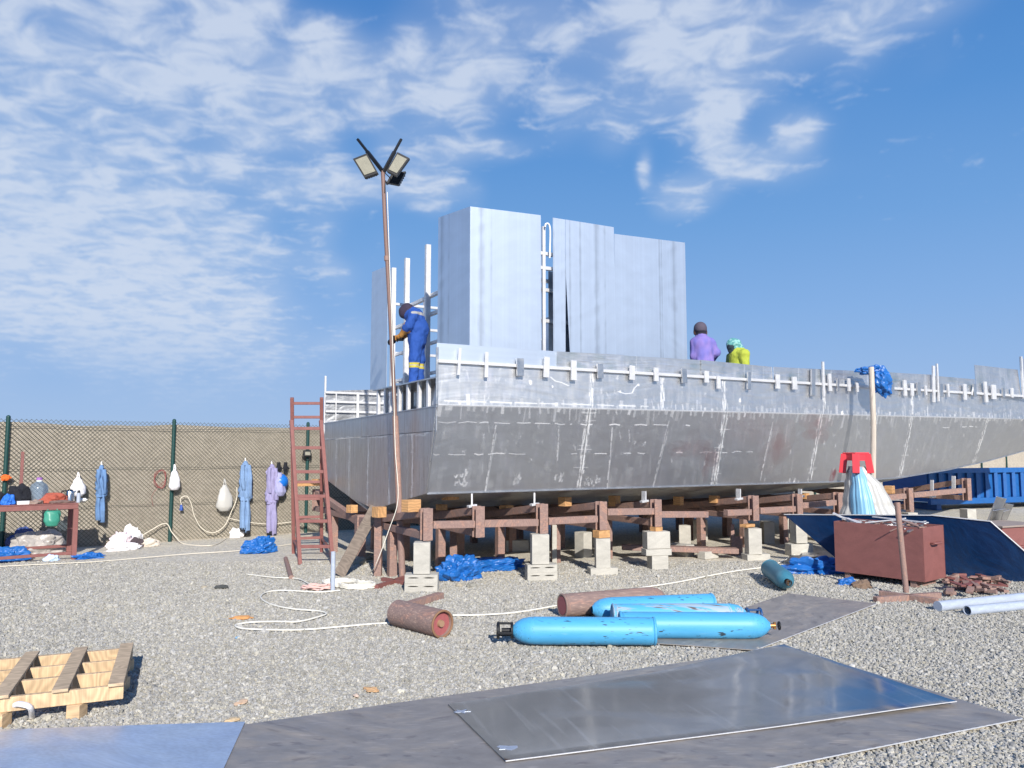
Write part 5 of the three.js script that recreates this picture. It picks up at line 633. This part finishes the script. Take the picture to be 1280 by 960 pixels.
// ---------------------------------------------------------------- ropes and cables on the gravel
{
  const gl = (l) => l.map(([x, y]) => P(x, y, 0.022));
  solo('white_rope', cable(gl([[552, 778], [480, 779], [430, 783], [380, 787], [330, 787], [300, 785], [295, 781], [312, 778], [345, 777], [372, 777], [398, 771], [408, 767], [400, 764], [365, 761], [338, 755], [326, 746], [334, 740], [350, 738], [400, 740], [425, 738]]), 0.009, 260), M.cableWhite, 'white rope winding in loose bends over the gravel to the pipe', 'rope');
  solo('white_rope', cable(gl([[566, 769], [590, 769], [640, 766], [700, 756], [745, 745], [800, 735], [845, 728], [890, 719], [925, 713], [960, 708], [1000, 690], [1012, 684]]), 0.009, 200), M.cableWhite, 'long white cable running across the gravel toward the red bin', 'cable');
  solo('white_rope', cable(gl([[310, 718], [345, 722], [370, 723], [388, 730], [405, 733]]), 0.008, 80), M.cableWhite, 'short white cable running to the rope coil', 'cable');
  solo('white_rope', cable(gl([[0, 708], [60, 705], [120, 702], [180, 697], [240, 692], [290, 689], [330, 685], [365, 680]]), 0.007, 120), M.cableCream, 'pale cable lying on gravel along the foot of the fence', 'cable');
  const coil = []; for (let i = 0; i < 70; i++) { const a = i / 70 * 6.283 * 5, r = 0.22 + 0.09 * Math.sin(i * 0.9); coil.push(P(436, 732, 0.02).add(V3(Math.cos(a) * r * 1.3, 0.012 * (i % 5), Math.sin(a) * r * 0.9))); } solo('rope_coil', cable(coil, 0.011, 400), M.cableWhite, 'loose heap of white rope coiled on the gravel', 'rope');
  const c2 = []; for (let i = 0; i < 40; i++) { const a = i / 40 * 6.283 * 4, r = 0.1 + 0.03 * Math.sin(i * 1.7); c2.push(P(397, 735, 0.02).add(V3(Math.cos(a) * r * 1.6, 0.01 * (i % 4), Math.sin(a) * r))); } solo('rope_coil', cable(c2, 0.012, 260), std({ color: std3(214, 178, 168), roughness: 0.7 }), 'small pinkish rope bundle beside the white rope coil', 'rope');
  // small litter
  const scraps = [[302, 773, 0.1, 0.02, 205, 150, 96, 'strip of tan cardboard lying in a rope bend'], [301, 878, 0.06, 0.008, 214, 182, 150, 'torn tan paper scrap on the gravel near the dull sheet'], [464, 863, 0.07, 0.015, 196, 158, 116, 'curled tan paper scrap on the gravel beside the dull sheet'], [290, 901, 0.05, 0.012, 200, 176, 140, 'tan paper scrap at the sheet corner'], [445, 870, 0.03, 0.01, 214, 190, 170, 'tiny tan scrap beside the curled paper'], [277, 735, 0.08, 0.03, 70, 72, 70, 'dark rag lying on gravel near the rope'], [297, 797, 0.04, 0.006, 150, 190, 214, 'thin pale blue plastic scrap on the gravel below the rope']];
  scraps.forEach(([x, y, r, h, cr, cg, cb, lab], i) => { const m = solo('litter_scrap', crumple(r, h, r * 0.55, i * 3 + 100, 0.4, 1.4, 5), std({ color: std3(cr, cg, cb), roughness: 0.9 }), lab, 'scrap'); m.position.copy(P(x, y, 0.012)); m.rotation.y = i * 1.3; });
}
// ---------------------------------------------------------------- pallet
{
  const fr = P(153, 893).setY(0), br2 = P(167, 803, 0.2).setY(0), dp = br2.clone().sub(fr).normalize(), lf = V3(dp.z, 0, -dp.x).negate(); if (lf.x > 0) lf.negate();
  const o = thing('wooden_pallet', 'light wooden pallet lying upside down on the gravel', 'pallet', fr.clone()), q = (a, b, h) => V3().addScaledVector(lf, a).addScaledVector(dp, b).setY(h), WL = 1.35, DP = 1.12;
  [0.04, 0.4, 0.72, 1.06].forEach((b, i) => mesh('stringer', bar(q(0, b, 0.135), q(WL, b, 0.135), 0.035 + 0.006 * (i % 2), 0.09), M.wood, o));
  [0.045, 0.36, 0.68, 1.0, 1.3].forEach((a, i) => { const w = mesh('deck_board', bar(q(a, -0.005, 0.191), q(a, DP + 0.02, 0.191), 0.092, 0.02, undefined, 0.003), M.woodGrey, o); void w; void i; });
  for (const a of [0.045, 0.68, 1.3]) for (const b of [0.05, 0.55, 1.05]) mesh('foot_block', bar(q(a + (b === 0.05 && a === 0.045 ? 0.22 : 0), b, 0), q(a + (b === 0.05 && a === 0.045 ? 0.22 : 0), b, 0.09), 0.1, 0.085), M.wood, o);
  for (const a of [0.36, 0.68, 0.045]) for (const b of [0.22, 0.56, 0.89]) mesh('spacer_block', bar(q(a, b - 0.03, 0.152), q(a, b + 0.05, 0.152), 0.085, 0.056), M.woodGrey, o);
  { const m = solo('white_plastic_strip', cable([P(14, 892, 0.02), P(16, 884, 0.1), P(24, 880, 0.14), P(36, 883, 0.12), P(40, 896, 0.015)], 0.018, 30), M.bag, 'white plastic strip caught on the pallet front', 'plastic strip'); m.scale.set(1, 1, 1); }
}
// ---------------------------------------------------------------- red bin, stand, blue sheet, wrapped drum and scrap beside the boat
{
  const fr = P(1156, 729, 0.08), ld = V3(-0.62, 0, -0.78).normalize(), bd = V3(0.78, 0, -0.62).normalize(), H = 0.66, W = 1.15, Dp = 0.6, o = thing('scrap_bin', 'dark red open steel bin filled with aluminium scrap', 'bin', fr.clone().setY(0)), q = (a, b, h) => V3().addScaledVector(ld, a).addScaledVector(bd, b).setY(h), h0 = 0.09, h1 = h0 + H, t = 0.012;
  mesh('front_panel', slab([q(W, 0, h0), q(0, 0, h0), q(0, 0, h1), q(W, 0, h1)], t), M.redSteel, o); mesh('end_panel', slab([q(0, 0.002, h0), q(0, Dp, h0), q(0, Dp, h1), q(0, 0.002, h1)], t), M.redSteel, o); mesh('back_panel', slab([q(0, Dp, h0), q(W, Dp, h0), q(W, Dp, h1), q(0, Dp, h1)], t), M.redSteel, o); mesh('end_panel', slab([q(W, Dp - 0.002, h0), q(W, 0.002, h0), q(W, 0.002, h1), q(W, Dp - 0.002, h1)], t), M.redSteel, o); mesh('floor_panel', slab([q(0.02, 0.02, h0 + 0.02), q(0.02, Dp - 0.02, h0 + 0.02), q(W - 0.02, Dp - 0.02, h0 + 0.02), q(W - 0.02, 0.02, h0 + 0.02)], t), M.redSteel, o);
  for (const a of [0.15, W - 0.15]) mesh('skid', bar(q(a, 0.03, 0.045), q(a, Dp - 0.03, 0.045), 0.08), M.brownSteel, o);
  mesh('handle', cable([q(0, 0.2, h1 - 0.2), q(-0.06, 0.2, h1 - 0.2), q(-0.06, 0.36, h1 - 0.2), q(0, 0.36, h1 - 0.2)].map((p) => p), 0.013), M.redSteel, o);
  for (let i = 0; i < 46; i++) { const c = q(rr(0.06, W - 0.06), rr(0.06, Dp - 0.06), h1 - 0.05 + rr(-0.03, 0.09)).add(o.position), a = R() * 6.28, l = rr(0.05, 0.2), d = V3(Math.cos(a), rr(-0.25, 0.25), Math.sin(a)).multiplyScalar(l); solo('metal_scrap', bar(c.clone().sub(d), c.clone().add(d), rr(0.02, 0.07), rr(0.003, 0.02), undefined, 0.001), i % 4 === 3 ? M.brownSteel : i % 3 ? M.aluWhite : M.alu, 'small metal offcut heaped in the dark red bin', 'metal scrap', 'offcuts in the red bin'); }
  solo('metal_scrap', bar(q(0.02, 0.2, h1 + 0.05).add(o.position), q(0.75, 0.28, h1 + 0.07).add(o.position), 0.05, 0.012, undefined, 0.001), M.aluWhite, 'long flat aluminium strip lying across the dark red bin', 'metal scrap'); solo('metal_scrap', bar(q(W + 0.06, 0.1, h1 + 0.1).add(o.position), q(W - 0.14, 0.16, h1 + 0.0).add(o.position), 0.06, 0.02, undefined, 0.001), M.aluWhite, 'short aluminium strip poking out over the corner of the red bin', 'metal scrap');
  // rusty pipe stand with a cross foot
  { const b = P(1133, 746), s = thing('pipe_stand', 'rusty steel pipe stand with cross foot before the red bin', 'stand', b), top = atDepth(1121.5, 628, -b.z + 0.05).sub(b); mesh('upright_pipe', pipe(V3(0, 0.05, 0), top, 0.032, 0.032, 16), M.brownSteel, s); for (const [x, y, x2, y2] of [[1094, 750, 1174, 744], [1100, 742, 1172, 752]]) mesh('foot_bar', bar(P(x, y, 0.035).sub(b), P(x2, y2, 0.035).sub(b), 0.07, 0.07), M.brownSteel, s); }
  // dark blue sheet leaning over behind the bin
  { const a = atDepth(980, 643, 11.6), b = atDepth(1238, 651, 9.9), c = P(1200, 721), n = b.clone().sub(a).cross(c.clone().sub(a)).normalize(), on = (x, y) => onPlane(x, y, a, n); const pts = [on(980, 643), on(1045, 698), on(1110, 712), on(1200, 721), on(1285, 730), on(1330, 733), on(1330, 733).lerp(on(1290, 697), 0.7), on(1290, 697), on(1238, 651.5), on(1165, 644)];
    const bm = std({ color: std3(26, 72, 128), map: grainT, roughness: 0.36, metalness: 0.25, bumpMap: metalB, bumpScale: 0.01 }); const so = solo('blue_sheet', slab(pts, 0.006), bm, 'large dark blue coated metal sheet leaning behind the red bin', 'metal sheet'); void so;
    mesh('bright_edge', merge([bar(on(980, 643), on(1165, 644), 0.012), bar(on(1165, 644), on(1238, 651.5), 0.012), bar(on(1238, 651.5), on(1290, 697), 0.012)]), M.aluWhite, so); }
  // stack wrapped in plastic with a red stool on top
  { const c = atDepth(1084, 640, 11.9).setY(0), o2 = thing('wrapped_stack', 'tall tapering stack draped in white and pale blue plastic sheeting', 'covered stack', c), hs = atDepth(1071, 583, 11.9).y;
    mesh('white_sheeting', ringTube([[-0.14, hs, 0, 0.11, 0.11], [-0.1, hs - 0.12, 0, 0.17, 0.15], [-0.03, hs - 0.3, 0.0, 0.26, 0.22], [0.0, hs - 0.55, 0.02, 0.33, 0.28], [0.04, hs - 0.75, 0.02, 0.42, 0.34], [0.05, 0.35, 0.02, 0.48, 0.4], [0.05, 0.01, 0.02, 0.52, 0.42]], 90, 0.12, 91, 6, 0.12, 1.8), new THREE.MeshPhysicalMaterial({ color: std3(192, 191, 186), roughness: 0.4, transmission: 0.2, side: THREE.DoubleSide }), o2);
    mesh('blue_sheeting', ringTube([[-0.155, hs - 0.01, 0.06, 0.07, 0.075], [-0.15, hs - 0.2, 0.11, 0.11, 0.12], [-0.14, hs - 0.5, 0.17, 0.16, 0.16], [-0.12, 0.5, 0.21, 0.2, 0.2], [-0.1, 0.02, 0.24, 0.24, 0.22]], 60, 0.1, 95, 5, 0.12, 1.6), std({ color: std3(124, 174, 204), roughness: 0.4 }), o2);
    const st = thing('plastic_stool', 'red plastic stool set on top of the wrapped stack', 'stool', V3(c.x - 0.15, hs - 0.03, c.z + 0.02), 0.35), rm = std({ color: std3(214, 60, 70), roughness: 0.45 }); const sw = 0.135, hh = 0.23;
    mesh('seat', merge([bevBox(0.27, 0.03, 0.27, 0.007).translate(0, hh, 0)]), rm, st);
    for (const [x, z] of [[-1, -1], [1, -1], [-1, 1], [1, 1]]) mesh('leg', bar(V3(x * sw * 1.05, -0.07, z * sw * 1.05), V3(x * sw * 0.84, hh - 0.01, z * sw * 0.84), 0.1, 0.1), rm, st);
    for (const [x, z] of [[0, 1], [0, -1], [1, 0], [-1, 0]]) { mesh('apron', boxAt(x ? 0.022 : 0.21, 0.1, x ? 0.21 : 0.022, x * sw * 0.88, hh - 0.06, z * sw * 0.88), rm, st); } }
  // pale pole against the hull with a blue bag on its end
  { const top = onPlane(1089, 459, BW(0, -0.5, 0), Vd), bot = onPlane(1091.5, 600, BW(0, -0.6, 0), Vd), d = bot.clone().sub(top).normalize(), foot = top.clone().addScaledVector(d, top.y / -d.y); solo('wooden_pole', cable([foot, bot, bot.clone().lerp(top, 0.5).add(V3(0.02, 0, 0)), top], 0.048, 30), std({ color: std3(226, 216, 204), map: woodT, roughness: 0.8 }), 'long pale wooden pole standing upright against the side of the hull', 'pole');
    const g = thing('blue_bag', 'blue plastic bag bunched on the top end of the pale pole', 'bag', onPlane(1102, 477, BW(0, -0.42, 0), Vd)); mesh('sack', crumple(0.16, 0.25, 0.13, 131, 0.4, 1.8, 14, false).rotateZ(0.35), M.tarp, g); mesh('loose_end', crumple(0.2, 0.07, 0.08, 133, 0.5, 1.8, 9, false).rotateZ(0.15).translate(-0.2, 0.2, 0.0), M.tarp, g); }
  // skip behind the bow: ribbed blue steel
  { const a = P(1165, 628).setY(0), dir = Ud.clone().multiplyScalar(0.75).add(V3(0.35, 0, 0)).normalize(), back = V3(-dir.z, 0, dir.x).negate(); if (back.z > 0) back.negate(); const D0 = 22, p0 = atDepth(1160, 620, D0).setY(0), o3 = thing('blue_skip', 'bright blue ribbed steel skip standing behind the bow', 'skip', p0), q3 = (s, b, h) => V3().addScaledVector(dir, s).addScaledVector(back, b).setY(h), SH = 1.12, SL = 6.5; void a;
    mesh('side_wall', slab([q3(0, 0, 0.25), q3(SL, 0, 0.25), q3(SL, 0, SH), q3(0, 0, SH)], 0.02), M.blueSkip, o3); mesh('back_wall', slab([q3(SL, 1.6, 0.25), q3(0, 1.6, 0.25), q3(0, 1.6, SH), q3(SL, 1.6, SH)], 0.02), M.blueSkip, o3); for (const s of [0, SL]) mesh('end_wall', slab([q3(s, 0, 0.25), q3(s, 1.6, 0.25), q3(s, 1.6, SH), q3(s, 0, SH)], 0.02), M.blueSkip, o3); mesh('skip_floor', slab([q3(0, 0, 0.3), q3(SL, 0, 0.3), q3(SL, 1.6, 0.3), q3(0, 1.6, 0.3)], 0.05), M.blueSkip, o3);
    for (let s = 0.05; s < SL; s += 0.36) mesh('rib', bar(q3(s, -0.06, 0.25), q3(s, -0.06, SH - 0.03), 0.07, 0.1), M.blueSkip, o3); mesh('top_rail', bar(q3(-0.05, -0.06, SH), q3(SL, -0.06, SH), 0.09, 0.14), M.blueSkip, o3); mesh('bottom_rail', bar(q3(-0.05, -0.08, 0.25), q3(SL, -0.08, 0.25), 0.12, 0.16), M.blueSkip, o3); for (const s of [0.4, SL - 0.4]) mesh('runner', bar(q3(s, 0, 0.09), q3(s, 1.6, 0.09), 0.18), M.blueSkip, o3); }
  // second red bin and bright offcuts at the edge
  { const b = atDepth(1262, 690, 11.2).setY(0.02), o4 = thing('scrap_bin', 'dark red steel bin with a flat lid standing beyond the blue sheet', 'bin', b, 0.4); mesh('bin_body', boxAt(0.9, 0.55, 0.6, 0.32, 0.3, -0.3), M.redSteel, o4); mesh('lid', boxAt(0.96, 0.025, 0.66, 0.32, 0.59, -0.3, 0.003), std({ color: std3(190, 176, 168), map: paintT, roughness: 0.7 }), o4); mesh('handle', cable([V3(0.1, 0.3, 0), V3(0.1, 0.3, 0.06), V3(0.26, 0.3, 0.06), V3(0.26, 0.3, 0)], 0.014), M.redSteel, o4); mesh('skid', boxAt(0.8, 0.03, 0.1, 0.32, 0.01, -0.3, 0.004), M.brownSteel, o4); }
  [[1238, 642, 1252, 622, 0.16], [1246, 648, 1262, 630, 0.13], [1240, 646, 1249, 637, 0.2], [1250, 652, 1258, 638, 0.1]].forEach(([x, y, x2, y2, w], i) => { const a = atDepth(x, y, 12.6), b = atDepth(x2, y2, 12.4 - 0.15 * i); a.y = Math.max(0.3, a.y); solo('aluminium_offcut', bar(a.clone().add(V3(-0.1, -0.4, 0)), b, w, 0.012, V3(0, 0, 1), 0.001), M.alu, 'bright aluminium offcut standing in a heap behind the blue sheet', 'offcut', 'standing aluminium offcuts'); });
  // two pale pipes and a dark scrap pile
  { const a = P(1172, 758, 0.055), b = P(1330, 742, 0.055); solo('plastic_pipe', pipe(a, b, 0.055, 0.055, 20), M.pipeGrey, 'pale blue-grey pipe lying on the gravel nearest the scrap pile', 'pipe'); const a2 = P(1203, 761, 0.05).add(V3(0, 0, 0.09)), b2 = P(1335, 749, 0.05).add(V3(0, 0, 0.09)); const o5 = thing('plastic_pipe', 'pale blue-grey pipe with open end lying beside its twin', 'pipe', a2); mesh('pipe_wall', pipe(V3(), b2.clone().sub(a2), 0.05, 0.05, 20, true), M.pipeGrey, o5); mesh('pipe_rim', frameTo(new THREE.TorusGeometry(0.046, 0.006, 8, 20).rotateX(Math.PI / 2), V3(), b2.clone().sub(a2).normalize().multiplyScalar(0.002)), M.pipeGrey, o5); }
  for (let i = 0; i < 60; i++) { const c = P(rr(1180, 1256), rr(724, 747), 0.02), a = R() * 6.28, l = rr(0.05, 0.13), h = rr(0.0, 0.09), d = V3(Math.cos(a) * l, rr(-0.02, 0.04), Math.sin(a) * l); c.y += h; solo('rusty_offcut', bar(c.clone().sub(d), c.clone().add(d), rr(0.03, 0.08), rr(0.01, 0.04), undefined, 0.001), i % 3 ? M.brownSteel : M.redSteel, 'small rusty steel offcut in the pile beside the pale pipes', 'steel offcut', 'rusty offcuts pile'); }
  [[1002, 690, 1042, 692], [985, 697, 1035, 697]].forEach(([x, y, x2, y2], i) => solo('aluminium_offcut', slab([P(x, y + 4, 0.05), P(x2, y2 + 4, 0.05), P(x2 - 4, y2 - 3, 0.09 + 0.1 * i), P(x + 2, y - 3, 0.06)], 0.008), M.alu, 'thin aluminium offcut sheet lying flat by the corner of the blue sheet', 'offcut', 'flat aluminium offcuts'));
  { const m = solo('blue_tarp_bundle', crumple(0.4, 0.16, 0.2, 141, 0.55, 1.5, 12), M.tarp, 'dark blue tarp crumpled in the shade of the red bin', 'tarp'); m.position.copy(P(1020, 716)); const m2 = solo('blue_tarp_bundle', crumple(0.12, 0.07, 0.08, 143, 0.5, 1.5, 8), M.tarp, 'small blue tarp scrap in front of the red bin', 'tarp'); m2.position.copy(P(1058, 731)); const m3 = solo('brown_rag', crumple(0.12, 0.08, 0.08, 145, 0.4, 1.5, 8), std({ color: std3(120, 100, 84), roughness: 0.9 }), 'brown rag in front of the red bin', 'rag'); m3.position.copy(P(1078, 735)); }
}

// ---------------------------------------------------------------- people on the boat
{
  const C = (...c) => std3(...c);
  // welder bending forward at the stern, turned towards port; x is his front turned by the group, y up from the deck
  { const D = 12.1, foot = atDepth(519, 472, D), base = V3(foot.x, 2.31, foot.z), o = thing('person', 'person in blue coverall and leather gloves bent over a tool at the stern', 'person', base, 0), s = 1.0, k = D / FOCAL, X = (x) => (x - 519) * k, Y = (y) => atDepth(519, y, D).y - 2.31;
    const caps = [];
    const c = (x0, y0, z0, x1, y1, z1, r0, r1, key) => caps.push([X(x0), Y(y0), z0, X(x1), Y(y1), z1, r0 * s, r1 * s, key]);
    c(521, 425, 0, 521.5, 412, 0, 0.15, 0.165, 'suit'); c(521.5, 412, 0.0, 517, 396, 0, 0.165, 0.15, 'suit'); c(517, 397, -0.1, 517, 397, 0.1, 0.09, 0.09, 'suit'); c(514, 392, 0, 510, 388, 0, 0.075, 0.07, 'neck'); c(508, 386.5, 0, 505, 389.5, 0, 0.1, 0.085, 'head'); c(503.5, 388.5, 0, 503, 393, 0, 0.07, 0.06, 'head');
    for (const z of [-1, 1]) { c(520.5, 427, z * 0.085, 521 - z * 2, 448, z * 0.1, 0.115, 0.085, 'suit'); c(521 - z * 2, 448, z * 0.1, 520.5 - z * 3, 480, z * 0.1, 0.085, 0.065, 'suit'); caps.push([X(520.5 - z * 3), 0.14, z * 0.1, X(520.5 - z * 3), 0.06, z * 0.1, 0.06, 0.055, 'boot']); caps.push([X(520.5 - z * 3), 0.05, z * 0.1, X(520.5 - z * 3) - 0.14, 0.045, z * 0.1, 0.05, 0.042, 'boot']); caps.push([X(520.5 - z * 3), Y(480), z * 0.1, X(520.5 - z * 3), 0.14, z * 0.1, 0.066, 0.062, 'suit']);
      c(517, 398, z * 0.17, 513.5, 408, z * 0.19, 0.075, 0.062, 'suit'); c(513.5, 408, z * 0.19, 509, 412, z * 0.17, 0.062, 0.058, 'suit'); c(511, 410, z * 0.175, 502, 420, z * 0.09, 0.062, 0.045, 'glove'); }
    const col = { suit: C(38, 88, 178), head: C(62, 52, 74), neck: C(54, 46, 66), glove: C(198, 142, 70), boot: C(60, 58, 60) }, band = C(222, 206, 70), grey = C(190, 190, 186);
    mesh('body', body(caps, 120, 0.05, (key, x, y, z) => { const q = Y(457.5); if (key === 'suit' && Math.abs(y - q) < 0.034) return Math.abs(y - q) < 0.012 ? grey : band; if (key === 'suit' && Math.abs(y - Y(393)) < 0.02 && x > X(515)) return grey; return col[key]; }, (x, y, z, d) => d + (y > 0.15 && x > X(512) ? 0.009 * n3(x * 11, y * 7, z * 11) + 0.005 * n3(x * 22, y * 14, z * 22) : 0)), M.vc, o);
    // hands closed round a grinder
    for (const z of [-1, 1]) { const hc = []; const hx = X(500.5), hy = Y(421), hz = z * 0.07; hc.push([hx + 0.02, hy + 0.02, hz, hx - 0.03, hy - 0.01, hz, 0.04, 0.036, 'g']); for (let f = 0; f < 4; f++) { const fz = hz + (f - 1.5) * 0.021; hc.push([hx - 0.03, hy - 0.005, fz, hx - 0.072, hy - 0.015 + 0.004 * f, fz, 0.012, 0.011, 'g'], [hx - 0.072, hy - 0.015 + 0.004 * f, fz, hx - 0.07, hy - 0.062, fz, 0.011, 0.009, 'g']); } hc.push([hx, hy - 0.01, hz - z * 0.03, hx - 0.04, hy - 0.05, hz - z * 0.04, 0.013, 0.011, 'g']); mesh('gloved_hand', body(hc, 48, 0.012, () => C(184, 128, 64)), M.vc, o); }
    const g = thing('angle_grinder', 'black angle grinder held in both gloved hands by the person at the stern', 'power tool', atDepth(495, 422, D)); mesh('motor_body', merge([pipe(V3(0.12, -0.03, 0.07), V3(-0.03, -0.015, 0), 0.035, 0.042, 16), pipe(V3(-0.03, -0.015, 0), V3(-0.07, -0.01, -0.02), 0.05, 0.04, 16), pipe(V3(0.06, -0.02, -0.09), V3(0.0, -0.02, 0.0), 0.02, 0.018, 12)]), M.black, g); mesh('guard', pipe(V3(-0.06, -0.07, -0.01), V3(-0.075, -0.045, -0.02), 0.075, 0.07, 24), M.black, g); }
  // two people behind the bulwark, seen from behind
  const torsoPerson = (xc, yHead, D, label, build) => { const p = atDepth(xc, 450, D), base = V3(p.x, 2.31, p.z), o = thing('person', label, 'person', base), k = D / FOCAL; build(o, (x) => (x - xc) * k, (y) => atDepth(xc, y, D).y - 2.31); return o; };
  torsoPerson(879, 403, 13.0, 'person in lilac shirt and dark cap seen from behind above the bulwark', (o, X, Y) => {
    const caps = [], c = (x0, y0, z0, x1, y1, z1, r0, r1, key) => caps.push([X(x0), Y(y0), z0, X(x1), Y(y1), z1, r0, r1, key]);
    c(877, 423, -0.02, 877, 418, -0.02, 0.065, 0.06, 'skin'); c(876.5, 412, -0.02, 876.8, 414.5, -0.03, 0.098, 0.09, 'hair'); c(876.5, 409.5, -0.01, 876.5, 409.5, -0.02, 0.102, 0.102, 'cap'); caps.push([X(876.5), Y(410), -0.1, X(876.3), Y(411), -0.18, 0.045, 0.03, 'cap']); for (const s of [-1, 1]) caps.push([X(876.5) + s * 0.098, Y(415), -0.02, X(876.5) + s * 0.1, Y(417), -0.02, 0.016, 0.014, 'skin']);
    c(869, 428, 0, 888, 428.5, 0, 0.075, 0.075, 'shirt'); c(878, 430, 0.01, 879.5, 455, 0.02, 0.16, 0.165, 'shirt'); c(879.5, 455, 0.02, 879, 470, 0, 0.16, 0.15, 'shirt');
    c(868.5, 429, 0, 867, 446, 0.02, 0.075, 0.062, 'shirt'); c(867, 446, 0.02, 870, 455, -0.16, 0.06, 0.045, 'shirt'); c(889, 429, 0, 895.5, 441, 0.0, 0.078, 0.062, 'shirt'); c(895.5, 441, 0.0, 893, 450, -0.18, 0.06, 0.045, 'shirt'); c(870, 455, -0.16, 872, 456, -0.22, 0.04, 0.032, 'skin'); c(893, 450, -0.18, 891, 452, -0.24, 0.04, 0.032, 'skin');
    for (const s of [-1, 1]) caps.push([X(879) + s * 0.09, Y(470), 0, X(879) + s * 0.1, 0.45, 0.0, 0.12, 0.08, 'trouser'], [X(879) + s * 0.1, 0.45, 0, X(879) + s * 0.1, 0.07, 0.02, 0.078, 0.05, 'trouser'], [X(879) + s * 0.1, 0.05, 0.02, X(879) + s * 0.1, 0.045, -0.16, 0.05, 0.04, 'boot']);
    const col = { skin: C(112, 78, 64), hair: C(44, 44, 56), cap: C(96, 88, 104), shirt: C(146, 132, 210), trouser: C(70, 74, 90), boot: C(40, 38, 38) };
    mesh('body', body(caps, 120, 0.05, (k, x, y) => { if (k === 'shirt') { const f = n2(x * 9, y * 4) * 0.5 + 0.5; return C(lerp(126, 160, f), lerp(124, 138, f), lerp(208, 212, f)); } return col[k]; }, (x, y, z, d) => d + (y < Y(424) && y > Y(456) ? 0.008 * n3(x * 10, y * 5, z * 10) : 0)), M.vc, o);
  });
  torsoPerson(922, 421, 12.8, 'person in yellow-green jacket with pale green head cloth bending behind the bulwark', (o, X, Y) => {
    const caps = [], c = (x0, y0, z0, x1, y1, z1, r0, r1, key) => caps.push([X(x0), Y(y0), z0, X(x1), Y(y1), z1, r0, r1, key]);
    c(916, 430, 0, 917, 433, 0, 0.098, 0.085, 'wrap'); c(914, 434, 0.02, 914, 438, 0.02, 0.07, 0.055, 'face'); c(921, 430, 0.02, 925, 436, 0.03, 0.075, 0.05, 'wrap'); c(919, 437, 0, 922, 442, 0, 0.075, 0.08, 'wrap'); caps.push([X(911), Y(434), 0.06, X(910.2), Y(435.5), 0.06, 0.018, 0.012, 'face']);
    c(919, 445, -0.16, 926, 444, 0.16, 0.08, 0.085, 'coat'); c(924, 446, 0, 924, 462, 0, 0.16, 0.165, 'coat'); c(924, 462, 0, 924, 474, 0, 0.16, 0.15, 'coat'); c(927, 445, 0.17, 927, 462, 0.2, 0.078, 0.065, 'coat'); c(917, 446, -0.16, 914, 460, -0.2, 0.075, 0.06, 'sleeve'); c(914, 460, -0.2, 908, 462, -0.18, 0.05, 0.04, 'sleeve'); c(927, 462, 0.2, 916, 463, 0.14, 0.06, 0.045, 'coat'); c(916, 463, 0.14, 912, 463, 0.13, 0.04, 0.034, 'face'); c(908, 462, -0.18, 905, 463, -0.18, 0.04, 0.034, 'face');
    for (const s of [-1, 1]) caps.push([X(924), Y(474), s * 0.09, X(922), 0.45, s * 0.11, 0.12, 0.08, 'trouser'], [X(922), 0.45, s * 0.11, X(924), 0.07, s * 0.11, 0.078, 0.05, 'trouser'], [X(924), 0.05, s * 0.11, X(924) - 0.18, 0.045, s * 0.11, 0.05, 0.04, 'boot']);
    const col = { wrap: C(140, 200, 196), face: C(44, 62, 72), coat: C(192, 204, 72), sleeve: C(120, 150, 84), trouser: C(70, 80, 70), boot: C(40, 38, 38) };
    mesh('body', body(caps, 120, 0.045, (k, x, y, z) => { if (k === 'wrap') { const f = sstep(n3(x * 16, y * 16, z * 16), -0.1, 0.3); return C(lerp(96, 158, f), lerp(168, 212, f), lerp(168, 206, f)); } return col[k]; }, (x, y, z, d) => d + 0.007 * n3(x * 14, y * 9, z * 14)), M.vc, o);
  });
}
renderer.render(scene, camera);
